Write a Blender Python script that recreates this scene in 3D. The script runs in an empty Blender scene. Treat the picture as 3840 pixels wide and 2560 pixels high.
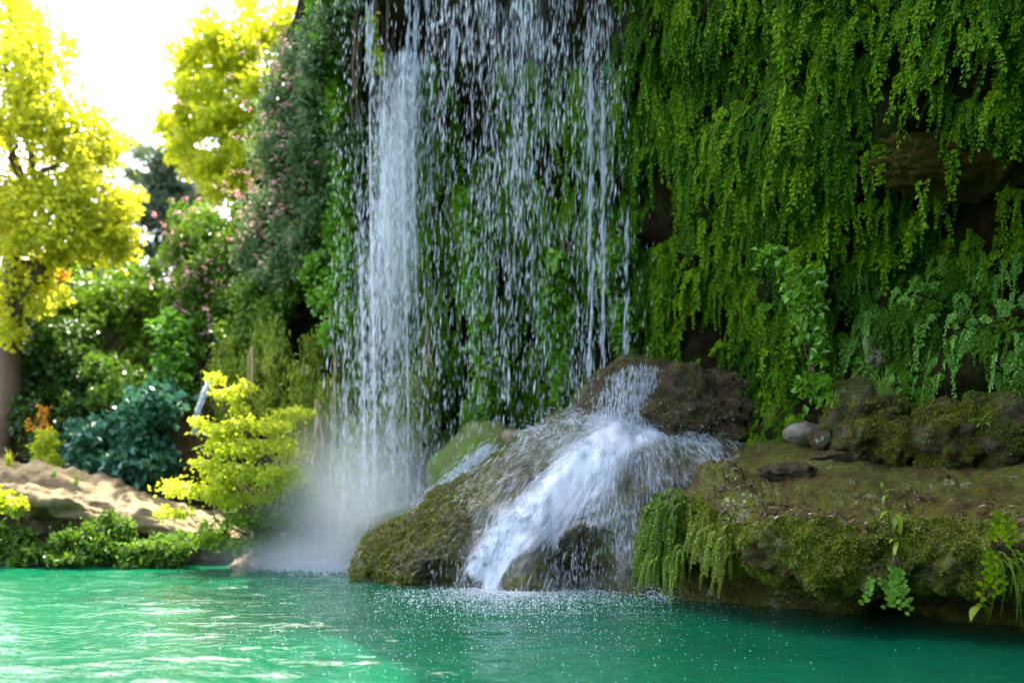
import bpy, math, random
import numpy as np
from mathutils import Vector, noise as mnoise

R = math.radians
rng = np.random.default_rng(7)
random.seed(7)
scene = bpy.context.scene
col = scene.collection

# ------------------------------------------------------------------ camera
FPX, CX, HY, CAMZ = 3733.0, 1920.0, 1790.0, 1.5
cam_d = bpy.data.cameras.new('camera')
cam = bpy.data.objects.new('camera', cam_d)
col.objects.link(cam)
cam.location = (0, 0, CAMZ)
cam.rotation_euler = (R(90), 0, 0)
cam_d.sensor_width = 36.0
cam_d.lens = 35.0
cam_d.shift_y = (HY - 1280.0) / 3840.0
cam_d.clip_start = 0.1
cam_d.clip_end = 1000.0
cam_d.dof.use_dof = True
cam_d.dof.focus_distance = 10.5
cam_d.dof.aperture_fstop = 0.58
scene.camera = cam

# ------------------------------------------------------------------ light
SUN_EL, SUN_AZ = 60.0, -12.0          # azimuth from +Y, negative to the left
world = bpy.data.worlds.new('World')
scene.world = world
world.use_nodes = True
nt = world.node_tree
bg = nt.nodes['Background']
sky = nt.nodes.new('ShaderNodeTexSky')
sky.sky_type = 'NISHITA'
sky.sun_disc = False
sky.sun_elevation = R(SUN_EL)
sky.sun_rotation = R(SUN_AZ)
sky.air_density = 0.8
sky.dust_density = 4.0
sky.ozone_density = 0.3
nt.links.new(sky.outputs[0], bg.inputs[0])
bg.inputs[1].default_value = 0.15
sun_d = bpy.data.lights.new('sun', 'SUN')
sun_d.energy = 2.2
sun_d.angle = R(0.6)
sun_d.color = (1.0, 0.94, 0.82)
sun = bpy.data.objects.new('sun', sun_d)
col.objects.link(sun)
sv = Vector((math.sin(R(SUN_AZ)) * math.cos(R(SUN_EL)), math.cos(R(SUN_AZ)) * math.cos(R(SUN_EL)), math.sin(R(SUN_EL))))
sun.rotation_euler = sv.to_track_quat('Z', 'Y').to_euler()
vs = scene.view_settings
vs.view_transform = 'Standard'
vs.look = 'None'
vs.gamma = 1.0
vs.use_curve_mapping = False
vs.exposure = 3.2
scene.render.engine = 'CYCLES'
scene.cycles.use_denoising = True
scene.cycles.max_bounces = 8
scene.cycles.transparent_max_bounces = 24
scene.cycles.volume_bounces = 4
scene.cycles.volume_step_rate = 4.0
scene.cycles.sample_clamp_indirect = 6.0


# ------------------------------------------------------------------ helpers
def W(px, py, d):
    return np.array([(px - CX) / FPX * d, d, CAMZ - (py - HY) / FPX * d])


def PX(P):
    P = np.asarray(P)
    return CX + P[..., 0] / P[..., 1] * FPX, HY - (P[..., 2] - CAMZ) / P[..., 1] * FPX


def nz(P, scale=1.0, octaves=4, seed=0.0, H=0.9):
    """fractal noise for an (n,3) array, about -1..1"""
    P = np.asarray(P, float).reshape(-1, 3)
    f = mnoise.fractal
    return np.array([f((p[0] * scale + seed, p[1] * scale + seed * 1.7, p[2] * scale - seed), H, 2.1, octaves) for p in P])


def mesh_np(name, V, F, mat=None, parent=None, smooth=False, tint=None, uniq=None):
    """V (n,3), F (m,k) quads or triangles -> ONE mesh object"""
    V = np.asarray(V, np.float32)
    F = np.asarray(F, np.int32)
    me = bpy.data.meshes.new(name)
    k = F.shape[1]
    me.vertices.add(len(V))
    me.vertices.foreach_set('co', V.ravel())
    me.loops.add(F.size)
    me.loops.foreach_set('vertex_index', F.ravel())
    me.polygons.add(len(F))
    me.polygons.foreach_set('loop_start', np.arange(0, F.size, k, dtype=np.int32))
    me.polygons.foreach_set('loop_total', np.full(len(F), k, np.int32))
    me.polygons.foreach_set('use_smooth', np.full(len(F), bool(smooth)))
    me.update(calc_edges=True)
    if tint is not None:
        a = me.attributes.new('tint', 'FLOAT', 'FACE')
        a.data.foreach_set('value', np.asarray(tint, np.float32))
    if mat is not None:
        me.materials.append(mat)
    o = bpy.data.objects.new(name, me)
    col.objects.link(o)
    if parent is not None:
        o.parent = parent
        o.matrix_parent_inverse = parent.matrix_world.inverted() if False else o.matrix_parent_inverse
    return o


def tag(o, label, cat, group=None, kind=None):
    if label:
        o['label'] = label
    if cat:
        o['category'] = cat
    if group:
        o['group'] = group
    if kind:
        o['kind'] = kind
    return o


def structure(o, label=None):
    o['kind'] = 'structure'
    if label:
        o['label'] = label
    return o


def thing(name, label, cat, loc=(0, 0, 0), group=None):
    o = bpy.data.objects.new(name, None)
    o.empty_display_size = 0.1
    o.location = loc
    col.objects.link(o)
    return tag(o, label, cat, group)


def unit(v):
    v = np.asarray(v, float)
    return v / np.maximum(np.linalg.norm(v, axis=-1, keepdims=True), 1e-9)


def grid_faces(m, n, wrap=False):
    i, j = np.meshgrid(np.arange(m - 1), np.arange(n if wrap else n - 1), indexing='ij')
    a = i * n + j
    b = i * n + (j + 1) % n
    return np.stack([a, b, b + n, a + n], -1).reshape(-1, 4)


def grid_normals(G):
    du = np.gradient(G, axis=0)
    dv = np.gradient(G, axis=1)
    return unit(np.cross(du, dv))


def sample_grid(G, k, flip=False, weight=None):
    """k random points on a grid surface: positions and unit normals"""
    N = grid_normals(G)
    if flip:
        N = -N
    a = np.linalg.norm(np.cross(G[1:, :-1] - G[:-1, :-1], G[:-1, 1:] - G[:-1, :-1]), axis=-1)
    if weight is not None:
        a = a * weight[:-1, :-1]
    p = a.ravel() / a.sum()
    idx = rng.choice(p.size, k, p=p)
    i, j = np.unravel_index(idx, a.shape)
    u, v = rng.random(k)[:, None], rng.random(k)[:, None]

    def lerp(A):
        return (A[i, j] * (1 - u) * (1 - v) + A[i + 1, j] * u * (1 - v) + A[i, j + 1] * (1 - u) * v + A[i + 1, j + 1] * u * v)
    return lerp(G), unit(lerp(N))


def leaves_arrays(P, D, N, L, Wd, fold=0.18):
    """one rhombic leaf for each P: along D, facing N"""
    n = len(P)
    L = np.broadcast_to(np.asarray(L, float), (n,))[:, None]
    Wd = np.broadcast_to(np.asarray(Wd, float), (n,))[:, None]
    D = unit(D)
    S = unit(np.cross(D, N))
    U = np.cross(S, D)
    base = P
    tip = P + D * L - U * L * 0.12
    mid = P + D * L * 0.52
    V = np.stack([base, mid + S * Wd * 0.5 + U * Wd * fold, tip, mid - S * Wd * 0.5 + U * Wd * fold], 1)
    F = np.arange(n * 4).reshape(n, 4)
    return V.reshape(-1, 3), F


def rand_dirs(n, bias=(0, 0, 0)):
    return unit(rng.normal(size=(n, 3)) + np.asarray(bias))


def leaf_cloud(name, P, mat, parent, L, Wd, bias=(0, 0, -0.4), nbias=(0, -0.5, 0.9), clump_tint=None):
    n = len(P)
    V, F = leaves_arrays(P, rand_dirs(n, bias), rand_dirs(n, nbias), L * rng.uniform(0.65, 1.3, n), Wd * rng.uniform(0.7, 1.25, n))
    t = rng.random(n) if clump_tint is None else np.clip(0.55 * clump_tint + 0.45 * rng.random(n), 0, 1)
    return mesh_np(name, V, F, mat, parent, tint=t)


def cluster_points(blobs, n, sub=14, sig=0.2):
    """points gathered in small clumps spread through a list of (centre, rx, ry, rz) ellipsoids"""
    vol = np.array([b[1] * b[3] for b in blobs]) ** 1.0
    cnt = np.maximum((n * vol / vol.sum()).astype(int), 20)
    out, tint = [], []
    for (c, rx, ry, rz), k in zip(blobs, cnt):
        m = max(5, int(sub))
        d = unit(rng.normal(size=(m, 3))) * (rng.random((m, 1)) ** 0.42)
        sc = np.array(c) + d * np.array([rx, ry, rz])
        wts = rng.uniform(0.4, 1.6, m)
        idx = rng.choice(m, k, p=wts / wts.sum())
        s = sig * np.array([rx, ry, rz]) * rng.uniform(0.7, 1.5, (m, 1))
        out.append(sc[idx] + rng.normal(size=(k, 3)) * s[idx])
        tint.append(rng.random(m)[idx])
    return np.concatenate(out), np.concatenate(tint)


def tube_arrays(pts, r0, r1, sides=6):
    pts = np.asarray(pts, float)
    n = len(pts)
    T = unit(np.gradient(pts, axis=0))
    ref = np.array([0.31, 0.2, 0.93]) if abs(T[:, 2]).mean() < 0.8 else np.array([1.0, 0.13, 0.0])
    A = unit(np.cross(T, ref))
    B = np.cross(T, A)
    r = np.linspace(r0, r1, n)[:, None, None]
    a = np.linspace(0, 2 * np.pi, sides, endpoint=False)[None, :, None]
    V = pts[:, None, :] + r * (np.cos(a) * A[:, None, :] + np.sin(a) * B[:, None, :])
    return V.reshape(-1, 3), grid_faces(n, sides, wrap=True)


def tube(name, pts, r0, r1, mat, parent=None, sides=6):
    V, F = tube_arrays(pts, r0, r1, sides)
    return mesh_np(name, V, F, mat, parent, smooth=True)


def bend(a, b, sag=0.0, n=7, wob=0.04):
    a, b = np.asarray(a, float), np.asarray(b, float)
    t = np.linspace(0, 1, n)[:, None]
    p = a * (1 - t) + b * t
    L = np.linalg.norm(b - a)
    p[:, 2:3] += sag * L * 4 * t * (1 - t)
    w = rng.normal(size=(n, 3)) * wob * L
    w[0] = w[-1] = 0
    return p + w


def merge(parts):
    Vs, Fs, k = [], [], 0
    for V, F in parts:
        Vs.append(V)
        Fs.append(F + k)
        k += len(V)
    return np.concatenate(Vs), np.concatenate(Fs)


def local(V, o):
    return np.asarray(V) - np.array(o.location)


def interp(x, xs, ys):
    """smooth monotone-ish interpolation through control points"""
    x = np.asarray(x, float)
    xs, ys = np.asarray(xs, float), np.asarray(ys, float)
    m = np.gradient(ys, xs)
    i = np.clip(np.searchsorted(xs, x) - 1, 0, len(xs) - 2)
    h = xs[i + 1] - xs[i]
    t = np.clip((x - xs[i]) / h, 0, 1)
    return ((2 * t**3 - 3 * t**2 + 1) * ys[i] + (t**3 - 2 * t**2 + t) * h * m[i] + (-2 * t**3 + 3 * t**2) * ys[i + 1] + (t**3 - t**2) * h * m[i + 1])


# ------------------------------------------------------------------ materials
def new_mat(name):
    m = bpy.data.materials.new(name)
    m.use_nodes = True
    t = m.node_tree
    return m, t, t.nodes['Principled BSDF'], t.nodes['Material Output']


def ramp(t, stops, src):
    r = t.nodes.new('ShaderNodeValToRGB')
    e = r.color_ramp.elements
    while len(e) < len(stops):
        e.new(0.5)
    for x, (p, c) in zip(e, stops):
        x.position = p
        x.color = (*c, 1)
    t.links.new(src, r.inputs[0])
    return r.outputs[0]


def noise_node(t, scale, detail=5, rough=0.6, vec=None, dist=0.0):
    n = t.nodes.new('ShaderNodeTexNoise')
    n.inputs['Scale'].default_value = scale
    n.inputs['Detail'].default_value = detail
    n.inputs['Roughness'].default_value = rough
    n.inputs['Distortion'].default_value = dist
    if vec is not None:
        t.links.new(vec, n.inputs['Vector'])
    return n


def world_pos(t, scale=(1, 1, 1)):
    g = t.nodes.new('ShaderNodeNewGeometry')
    mp = t.nodes.new('ShaderNodeMapping')
    mp.inputs['Scale'].default_value = scale
    t.links.new(g.outputs['Position'], mp.inputs['Vector'])
    return mp.outputs[0]


def mixc(t, fac, a, b):
    m = t.nodes.new('ShaderNodeMix')
    m.data_type = 'RGBA'
    for v, s in ((fac, m.inputs[0]), (a, m.inputs[6]), (b, m.inputs[7])):
        if isinstance(v, (int, float)):
            s.default_value = v
        elif isinstance(v, tuple):
            s.default_value = (*v, 1)
        else:
            t.links.new(v, s)
    return m.outputs[2]


def mathn(t, op, a, b=None):
    m = t.nodes.new('ShaderNodeMath')
    m.operation = op
    for v, s in zip((a, b), m.inputs):
        if v is None:
            continue
        if isinstance(v, (int, float)):
            s.default_value = v
        else:
            t.links.new(v, s)
    return m.outputs[0]


def leaf_mat(name, dark, mid, light, trans=0.4, tcol=None, rough=0.4, spec=0.4):
    m, t, b, out = new_mat(name)
    at = t.nodes.new('ShaderNodeAttribute')
    at.attribute_name = 'tint'
    oi = t.nodes.new('ShaderNodeObjectInfo')
    f = mathn(t, 'ADD', mathn(t, 'MULTIPLY', at.outputs['Fac'], 0.62), mathn(t, 'MULTIPLY', oi.outputs['Random'], 0.38))
    c = ramp(t, [(0.0, dark), (0.5, mid), (1.0, light)], f)
    t.links.new(c, b.inputs['Base Color'])
    b.inputs['Roughness'].default_value = rough
    b.inputs['Specular IOR Level'].default_value = spec
    tr = t.nodes.new('ShaderNodeBsdfTranslucent')
    if tcol is None:
        t.links.new(c, tr.inputs['Color'])
    else:
        t.links.new(mixc(t, 0.65, c, tcol), tr.inputs['Color'])
    mx = t.nodes.new('ShaderNodeMixShader')
    mx.inputs[0].default_value = trans
    t.links.new(b.outputs[0], mx.inputs[1])
    t.links.new(tr.outputs[0], mx.inputs[2])
    t.links.new(mx.outputs[0], out.inputs['Surface'])
    return m


def rock_mat(name, c1, c2, c3, rough=(0.35, 0.8), bump=0.5, scale=1.0, bdist=0.05, coat=0.0, spec=0.25, moss=None, moss_amt=0.5, stretch=(1, 1, 1), fine=22.0):
    m, t, b, out = new_mat(name)
    v = world_pos(t, stretch)
    n1 = noise_node(t, 1.1 * scale, 6, 0.62, v)
    n2 = noise_node(t, 5.5 * scale, 7, 0.7, v)
    n3 = noise_node(t, fine * scale, 6, 0.7, v)
    c = ramp(t, [(0.3, c1), (0.5, c2), (0.72, c3)], n2.outputs['Fac'])
    c = mixc(t, ramp(t, [(0.35, (0, 0, 0)), (0.65, (1, 1, 1))], n1.outputs['Fac']), c, mixc(t, 0.5, c, c2))
    if moss is not None:
        mm = mathn(t, 'ADD', mathn(t, 'MULTIPLY', n1.outputs['Fac'], 0.6), mathn(t, 'MULTIPLY', n2.outputs['Fac'], 0.4))
        mk = ramp(t, [(0.58 - 0.2 * moss_amt, (0, 0, 0)), (0.68 - 0.2 * moss_amt, (1, 1, 1))], mm)
        mc = mixc(t, n3.outputs['Fac'], tuple(x * 0.55 for x in moss), tuple(min(1, x * 1.4) for x in moss))
        c = mixc(t, mk, c, mc)
    t.links.new(c, b.inputs['Base Color'])
    r = ramp(t, [(0.35, (rough[0],) * 3), (0.65, (rough[1],) * 3)], n2.outputs['Fac'])
    t.links.new(r, b.inputs['Roughness'])
    b.inputs['Specular IOR Level'].default_value = spec
    bp = t.nodes.new('ShaderNodeBump')
    bp.inputs['Strength'].default_value = bump
    bp.inputs['Distance'].default_value = bdist
    h = mathn(t, 'ADD', n2.outputs['Fac'], mathn(t, 'MULTIPLY', n3.outputs['Fac'], 0.5))
    t.links.new(h, bp.inputs['Height'])
    t.links.new(bp.outputs[0], b.inputs['Normal'])
    if coat:
        b2 = t.nodes.new('ShaderNodeBump')
        b2.inputs['Strength'].default_value = 1.0
        b2.inputs['Distance'].default_value = 0.14
        n4 = noise_node(t, 11.0, 2, 0.5, v)
        t.links.new(n4.outputs['Fac'], b2.inputs['Height'])
        t.links.new(ramp(t, [(0.53, (0, 0, 0)), (0.60, (coat,) * 3)], mathn(t, 'ADD', mathn(t, 'MULTIPLY', n1.outputs['Fac'], 0.6), mathn(t, 'MULTIPLY', n2.outputs['Fac'], 0.4))), b.inputs['Coat Weight'])
        b.inputs['Coat Roughness'].default_value = 0.06
        t.links.new(b2.outputs[0], b.inputs['Coat Normal'])
    return m


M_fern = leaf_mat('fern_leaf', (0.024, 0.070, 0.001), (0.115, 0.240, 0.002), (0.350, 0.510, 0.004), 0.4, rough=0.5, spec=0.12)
M_fern2 = leaf_mat('fern_leaf_cool', (0.034, 0.110, 0.006), (0.120, 0.290, 0.022), (0.300, 0.530, 0.070), 0.35, rough=0.35, spec=0.3)
M_fernshade = leaf_mat('fern_leaf_shaded', (0.012, 0.048, 0.001), (0.055, 0.150, 0.002), (0.170, 0.330, 0.004), 0.35, rough=0.5, spec=0.12)  # darker copy of the fern leaf; shade between clumps put into its colour
M_yellow = leaf_mat('sunlit_leaf', (0.14, 0.24, 0.012), (0.42, 0.47, 0.014), (0.60, 0.59, 0.07), 0.6, tcol=(0.85, 0.82, 0.04))
M_yellow2 = leaf_mat('plane_leaf', (0.12, 0.24, 0.012), (0.37, 0.45, 0.012), (0.57, 0.57, 0.04), 0.6, tcol=(0.84, 0.82, 0.03))
M_shrubyel = leaf_mat('lime_leaf', (0.20, 0.31, 0.012), (0.35, 0.45, 0.014), (0.52, 0.56, 0.04), 0.5, tcol=(0.70, 0.74, 0.04))
M_dark = leaf_mat('dark_leaf', (0.026, 0.064, 0.008), (0.066, 0.140, 0.014), (0.150, 0.240, 0.022), 0.3)
M_mid = leaf_mat('green_leaf', (0.050, 0.115, 0.008), (0.125, 0.235, 0.012), (0.250, 0.370, 0.024), 0.35)
M_ivy = leaf_mat('ivy_leaf', (0.045, 0.130, 0.006), (0.110, 0.280, 0.012), (0.240, 0.450, 0.022), 0.35, rough=0.3, spec=0.5)
M_fig = leaf_mat('fig_leaf', (0.024, 0.105, 0.050), (0.062, 0.200, 0.095), (0.130, 0.320, 0.165), 0.25, rough=0.3, spec=0.5)
M_olive = leaf_mat('oleander_leaf', (0.045, 0.090, 0.026), (0.100, 0.175, 0.055), (0.200, 0.280, 0.110), 0.3)
M_pine = leaf_mat('pine_needle', (0.030, 0.060, 0.025), (0.070, 0.110, 0.045), (0.140, 0.180, 0.080), 0.25)
M_pink = leaf_mat('oleander_blossom', (0.48, 0.17, 0.20), (0.62, 0.29, 0.30), (0.72, 0.44, 0.40), 0.35)
M_orange = leaf_mat('autumn_leaf', (0.40, 0.14, 0.008), (0.55, 0.26, 0.01), (0.70, 0.45, 0.02), 0.4)
M_grass = leaf_mat('grass_blade', (0.060, 0.150, 0.012), (0.130, 0.250, 0.020), (0.30, 0.36, 0.04), 0.4)
M_mossleaf = leaf_mat('moss_leaf', (0.055, 0.085, 0.003), (0.160, 0.215, 0.005), (0.340, 0.380, 0.010), 0.3, rough=0.5)
M_mossgold = leaf_mat('golden_moss_leaf', (0.060, 0.070, 0.003), (0.150, 0.165, 0.005), (0.290, 0.290, 0.012), 0.3, rough=0.4)
M_mosslit = leaf_mat('sun_painted_moss_leaf', (0.12, 0.18, 0.008), (0.28, 0.36, 0.016), (0.44, 0.48, 0.05), 0.35)  # sunlight put into the colour: brightened because the slope lies in shade
M_pinepale = leaf_mat('pale_pine_needle', (0.12, 0.17, 0.08), (0.20, 0.26, 0.12), (0.30, 0.34, 0.18), 0.35)
M_mosshang = leaf_mat('hanging_moss_leaf', (0.050, 0.110, 0.003), (0.130, 0.230, 0.005), (0.270, 0.370, 0.012), 0.35, rough=0.4)
M_litter = leaf_mat('dead_leaf', (0.012, 0.007, 0.004), (0.042, 0.018, 0.008), (0.150, 0.060, 0.020), 0.1, rough=0.22, spec=0.4)
M_sprig = leaf_mat('sprig_leaf', (0.12, 0.22, 0.012), (0.23, 0.35, 0.015), (0.38, 0.45, 0.02), 0.4, rough=0.3)
M_bark = rock_mat('bark', (0.06, 0.04, 0.025), (0.13, 0.085, 0.05), (0.2, 0.14, 0.09), (0.7, 0.95), 0.6, 2.5, stretch=(2, 2, 0.35))
M_root = rock_mat('root_bark', (0.035, 0.022, 0.012), (0.085, 0.058, 0.03), (0.16, 0.12, 0.06), (0.5, 0.9), 0.5, 3, stretch=(2, 2, 0.3))
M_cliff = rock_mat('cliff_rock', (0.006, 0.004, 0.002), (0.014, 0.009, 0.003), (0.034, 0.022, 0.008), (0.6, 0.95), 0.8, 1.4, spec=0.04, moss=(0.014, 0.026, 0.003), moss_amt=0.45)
M_earth = rock_mat('bank_earth', (0.06, 0.035, 0.014), (0.14, 0.085, 0.035), (0.22, 0.145, 0.065), (0.7, 0.95), 0.6, 1.2, moss=(0.035, 0.07, 0.012), moss_amt=0.4)
M_ground = rock_mat('ground_soil', (0.05, 0.04, 0.025), (0.10, 0.08, 0.05), (0.15, 0.12, 0.07), (0.8, 0.95), 0.4, 0.6, moss=(0.05, 0.09, 0.02), moss_amt=0.5)
M_dome = rock_mat('travertine_wet', (0.040, 0.032, 0.014), (0.110, 0.092, 0.048), (0.26, 0.235, 0.165), (0.06, 0.34), 1.0, 1.6, bdist=0.08, coat=1.0, moss=(0.100, 0.105, 0.008), moss_amt=0.6, fine=16)
M_knob = rock_mat('knob_rock', (0.026, 0.016, 0.006), (0.070, 0.042, 0.016), (0.150, 0.105, 0.055), (0.06, 0.34), 1.0, 1.8, bdist=0.08, coat=1.0, moss=(0.065, 0.070, 0.008), moss_amt=0.35, fine=14)
M_ledge = rock_mat('ledge_rock', (0.026, 0.015, 0.003), (0.100, 0.064, 0.014), (0.210, 0.155, 0.048), (0.06, 0.26), 1.0, 1.3, bdist=0.09, coat=1.0, moss=(0.125, 0.128, 0.014), moss_amt=0.75)
M_boulder = rock_mat('boulder_rock', (0.038, 0.025, 0.010), (0.100, 0.072, 0.030), (0.210, 0.170, 0.095), (0.10, 0.45), 1.0, 2.2, bdist=0.07, coat=0.8, moss=(0.085, 0.095, 0.008), moss_amt=0.6)
M_grey = rock_mat('grey_boulder', (0.09, 0.075, 0.05), (0.17, 0.145, 0.10), (0.30, 0.27, 0.21), (0.2, 0.6), 0.5, 2.0)
M_outcrop = rock_mat('outcrop_rock', (0.024, 0.017, 0.004), (0.060, 0.042, 0.008), (0.110, 0.076, 0.016), (0.7, 0.95), 0.9, 2.2, spec=0.05, moss=(0.05, 0.05, 0.006), moss_amt=0.5)
M_tan = rock_mat('tan_rock', (0.11, 0.072, 0.028), (0.27, 0.195, 0.090), (0.46, 0.37, 0.21), (0.6, 0.9), 0.9, 1.5, stretch=(0.5, 0.6, 2.2))
M_farslope = rock_mat('moss_slope', (0.10, 0.075, 0.03), (0.16, 0.15, 0.05), (0.24, 0.25, 0.08), (0.6, 0.9), 0.7, 1.5, moss=(0.12, 0.19, 0.02), moss_amt=0.7, stretch=(1.6, 1.6, 0.4))
M_stem = leaf_mat('stem', (0.05, 0.08, 0.015), (0.09, 0.12, 0.02), (0.14, 0.17, 0.03), 0.1)
M_rootpale = rock_mat('pale_root', (0.22, 0.15, 0.06), (0.33, 0.24, 0.10), (0.42, 0.33, 0.16), (0.6, 0.9), 0.4, 2, stretch=(2, 2, 0.3))


def water_drop_mat(name, alpha):
    m, t, b, out = new_mat(name)
    b.inputs['Base Color'].default_value = (0.90, 0.95, 0.97, 1)
    b.inputs['Roughness'].default_value = 0.2
    b.inputs['Specular IOR Level'].default_value = 0.6
    tl = t.nodes.new('ShaderNodeBsdfTranslucent')
    tl.inputs['Color'].default_value = (0.93, 0.97, 1.0, 1)
    mx = t.nodes.new('ShaderNodeMixShader')
    mx.inputs[0].default_value = 0.5
    t.links.new(b.outputs[0], mx.inputs[1])
    t.links.new(tl.outputs[0], mx.inputs[2])
    tp = t.nodes.new('ShaderNodeBsdfTransparent')
    m2 = t.nodes.new('ShaderNodeMixShader')
    m2.inputs[0].default_value = alpha
    t.links.new(tp.outputs[0], m2.inputs[1])
    t.links.new(mx.outputs[0], m2.inputs[2])
    t.links.new(m2.outputs[0], out.inputs['Surface'])
    return m


M_drop = water_drop_mat('falling_water', 0.55)
M_foam = water_drop_mat('white_water', 0.8)
M_film = water_drop_mat('sliding_water', 0.42)

def veil_mat(name, attr, wet_attr, sx, sy, lo, hi, gain, sheen=0.12):
    m, t, b, out = new_mat(name)
    b.inputs['Base Color'].default_value = (0.92, 0.96, 0.98, 1)
    b.inputs['Roughness'].default_value = 0.3
    at = t.nodes.new('ShaderNodeAttribute')
    at.attribute_name = attr
    mp = t.nodes.new('ShaderNodeMapping')
    mp.inputs['Scale'].default_value = (sx, sy, 1)
    t.links.new(at.outputs['Vector'], mp.inputs['Vector'])
    n = noise_node(t, 1.0, 6, 0.68, mp.outputs[0], 0.6)
    wt = t.nodes.new('ShaderNodeAttribute')
    wt.attribute_name = wet_attr
    f = mathn(t, 'ADD', n.outputs['Fac'], mathn(t, 'MULTIPLY', wt.outputs['Fac'], gain))
    mr = t.nodes.new('ShaderNodeMapRange')
    mr.interpolation_type = 'SMOOTHSTEP'
    mr.inputs['From Min'].default_value = lo
    mr.inputs['From Max'].default_value = hi
    mr.inputs['To Max'].default_value = 0.95
    t.links.new(f, mr.inputs['Value'])
    tl = t.nodes.new('ShaderNodeBsdfTranslucent')
    tl.inputs['Color'].default_value = (0.94, 0.98, 1, 1)
    mx = t.nodes.new('ShaderNodeMixShader')
    mx.inputs[0].default_value = 0.45
    t.links.new(b.outputs[0], mx.inputs[1])
    t.links.new(tl.outputs[0], mx.inputs[2])
    bp = t.nodes.new('ShaderNodeBump')
    bp.inputs['Distance'].default_value = 0.03
    t.links.new(n.outputs['Fac'], bp.inputs['Height'])
    gl = t.nodes.new('ShaderNodeBsdfGlossy')
    gl.inputs['Roughness'].default_value = 0.12
    t.links.new(bp.outputs[0], gl.inputs['Normal'])
    tp = t.nodes.new('ShaderNodeBsdfTransparent')
    m1 = t.nodes.new('ShaderNodeMixShader')
    m1.inputs[0].default_value = sheen
    t.links.new(tp.outputs[0], m1.inputs[1])
    t.links.new(gl.outputs[0], m1.inputs[2])
    m2 = t.nodes.new('ShaderNodeMixShader')
    t.links.new(mr.outputs[0], m2.inputs[0])
    t.links.new(m1.outputs[0], m2.inputs[1])
    t.links.new(mx.outputs[0], m2.inputs[2])
    t.links.new(m2.outputs[0], out.inputs['Surface'])
    return m


M_veil = veil_mat('veil_water', 'flow', 'wet', 26.0, 6.0, 0.60, 1.20, 0.66, 0.03)
M_sheet = veil_mat('sheet_water', 'flow', 'wet', 1.0, 1.0, 0.80, 1.55, 0.62, 0.0)
M_foamfilm = veil_mat('foam_water', 'flow', 'wet', 5.0, 8.0, 0.85, 1.25, 0.6, 0.0)

# water of the pool
M_water, t, b, out = new_mat('pool_water')
v = world_pos(t, (1.0, 1.0, 1.0))
n1 = noise_node(t, 0.22, 3, 0.5, v)
c = ramp(t, [(0.3, (0.001, 0.058, 0.030)), (0.7, (0.003, 0.098, 0.040))], n1.outputs['Fac'])
t.links.new(c, b.inputs['Base Color'])
b.inputs['Roughness'].default_value = 0.03
b.inputs['IOR'].default_value = 1.333
b.inputs['Specular IOR Level'].default_value = 0.42
bp1 = t.nodes.new('ShaderNodeBump')
bp1.inputs['Strength'].default_value = 0.40
bp1.inputs['Distance'].default_value = 0.06
v2 = world_pos(t, (2.2, 3.6, 1.0))
n2 = noise_node(t, 3.2, 4, 0.60, v2, 0.4)
t.links.new(n2.outputs['Fac'], bp1.inputs['Height'])
t.links.new(bp1.outputs[0], b.inputs['Normal'])

# ------------------------------------------------------------------ setting: ground, water
gx = np.linspace(-90, 90, 91)
gy = np.linspace(-60, 120, 91)
X, Y = np.meshgrid(gx, gy, indexing='ij')
pool = 1 / (1 + np.exp(-((X + 14) * 0.8))) * 1 / (1 + np.exp((Y - 20) * 1.2)) * 1 / (1 + np.exp(-(Y + 8) * 0.8))
Z = 0.5 - 2.4 * pool + 0.06 * np.hypot(X, Y - 5).clip(25, 200) - 1.5
Z += nz(np.stack([X, Y, 0 * X], -1), 0.08, 3).reshape(Z.shape) * 0.25
structure(mesh_np('ground', np.stack([X, Y, Z], -1).reshape(-1, 3), grid_faces(91, 91)[:, ::-1], M_ground, smooth=True), 'soil and scrub ground around the pool')

yy = np.concatenate([np.linspace(-9, 5.5, 30), np.linspace(5.6, 11, 260), np.linspace(11.03, 20.5, 220)])
nx = 330
rows = []
for y in yy:
    half = max(6.0, y * 0.62)
    rows.append(np.stack([np.linspace(-half - 4.5, half + 3.5, nx), np.full(nx, y), np.zeros(nx)], -1))
G = np.array(rows)
P = G.reshape(-1, 3)
w = (nz(P * [1.0, 2.1, 1], 0.9, 3, 3.0) * 0.036 + nz(P * [1.0, 2.4, 1], 3.1, 2, 9.0) * 0.0085)
calm = 0.55 + 0.45 / (1 + np.exp((P[:, 0] - 1.2) * 1.2))
G[..., 2] = (w * calm).reshape(G.shape[:2])
structure(mesh_np('water', G.reshape(-1, 3), grid_faces(len(yy), nx)[:, ::-1], M_water, smooth=True), 'emerald green rippled water of the pool')

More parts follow.
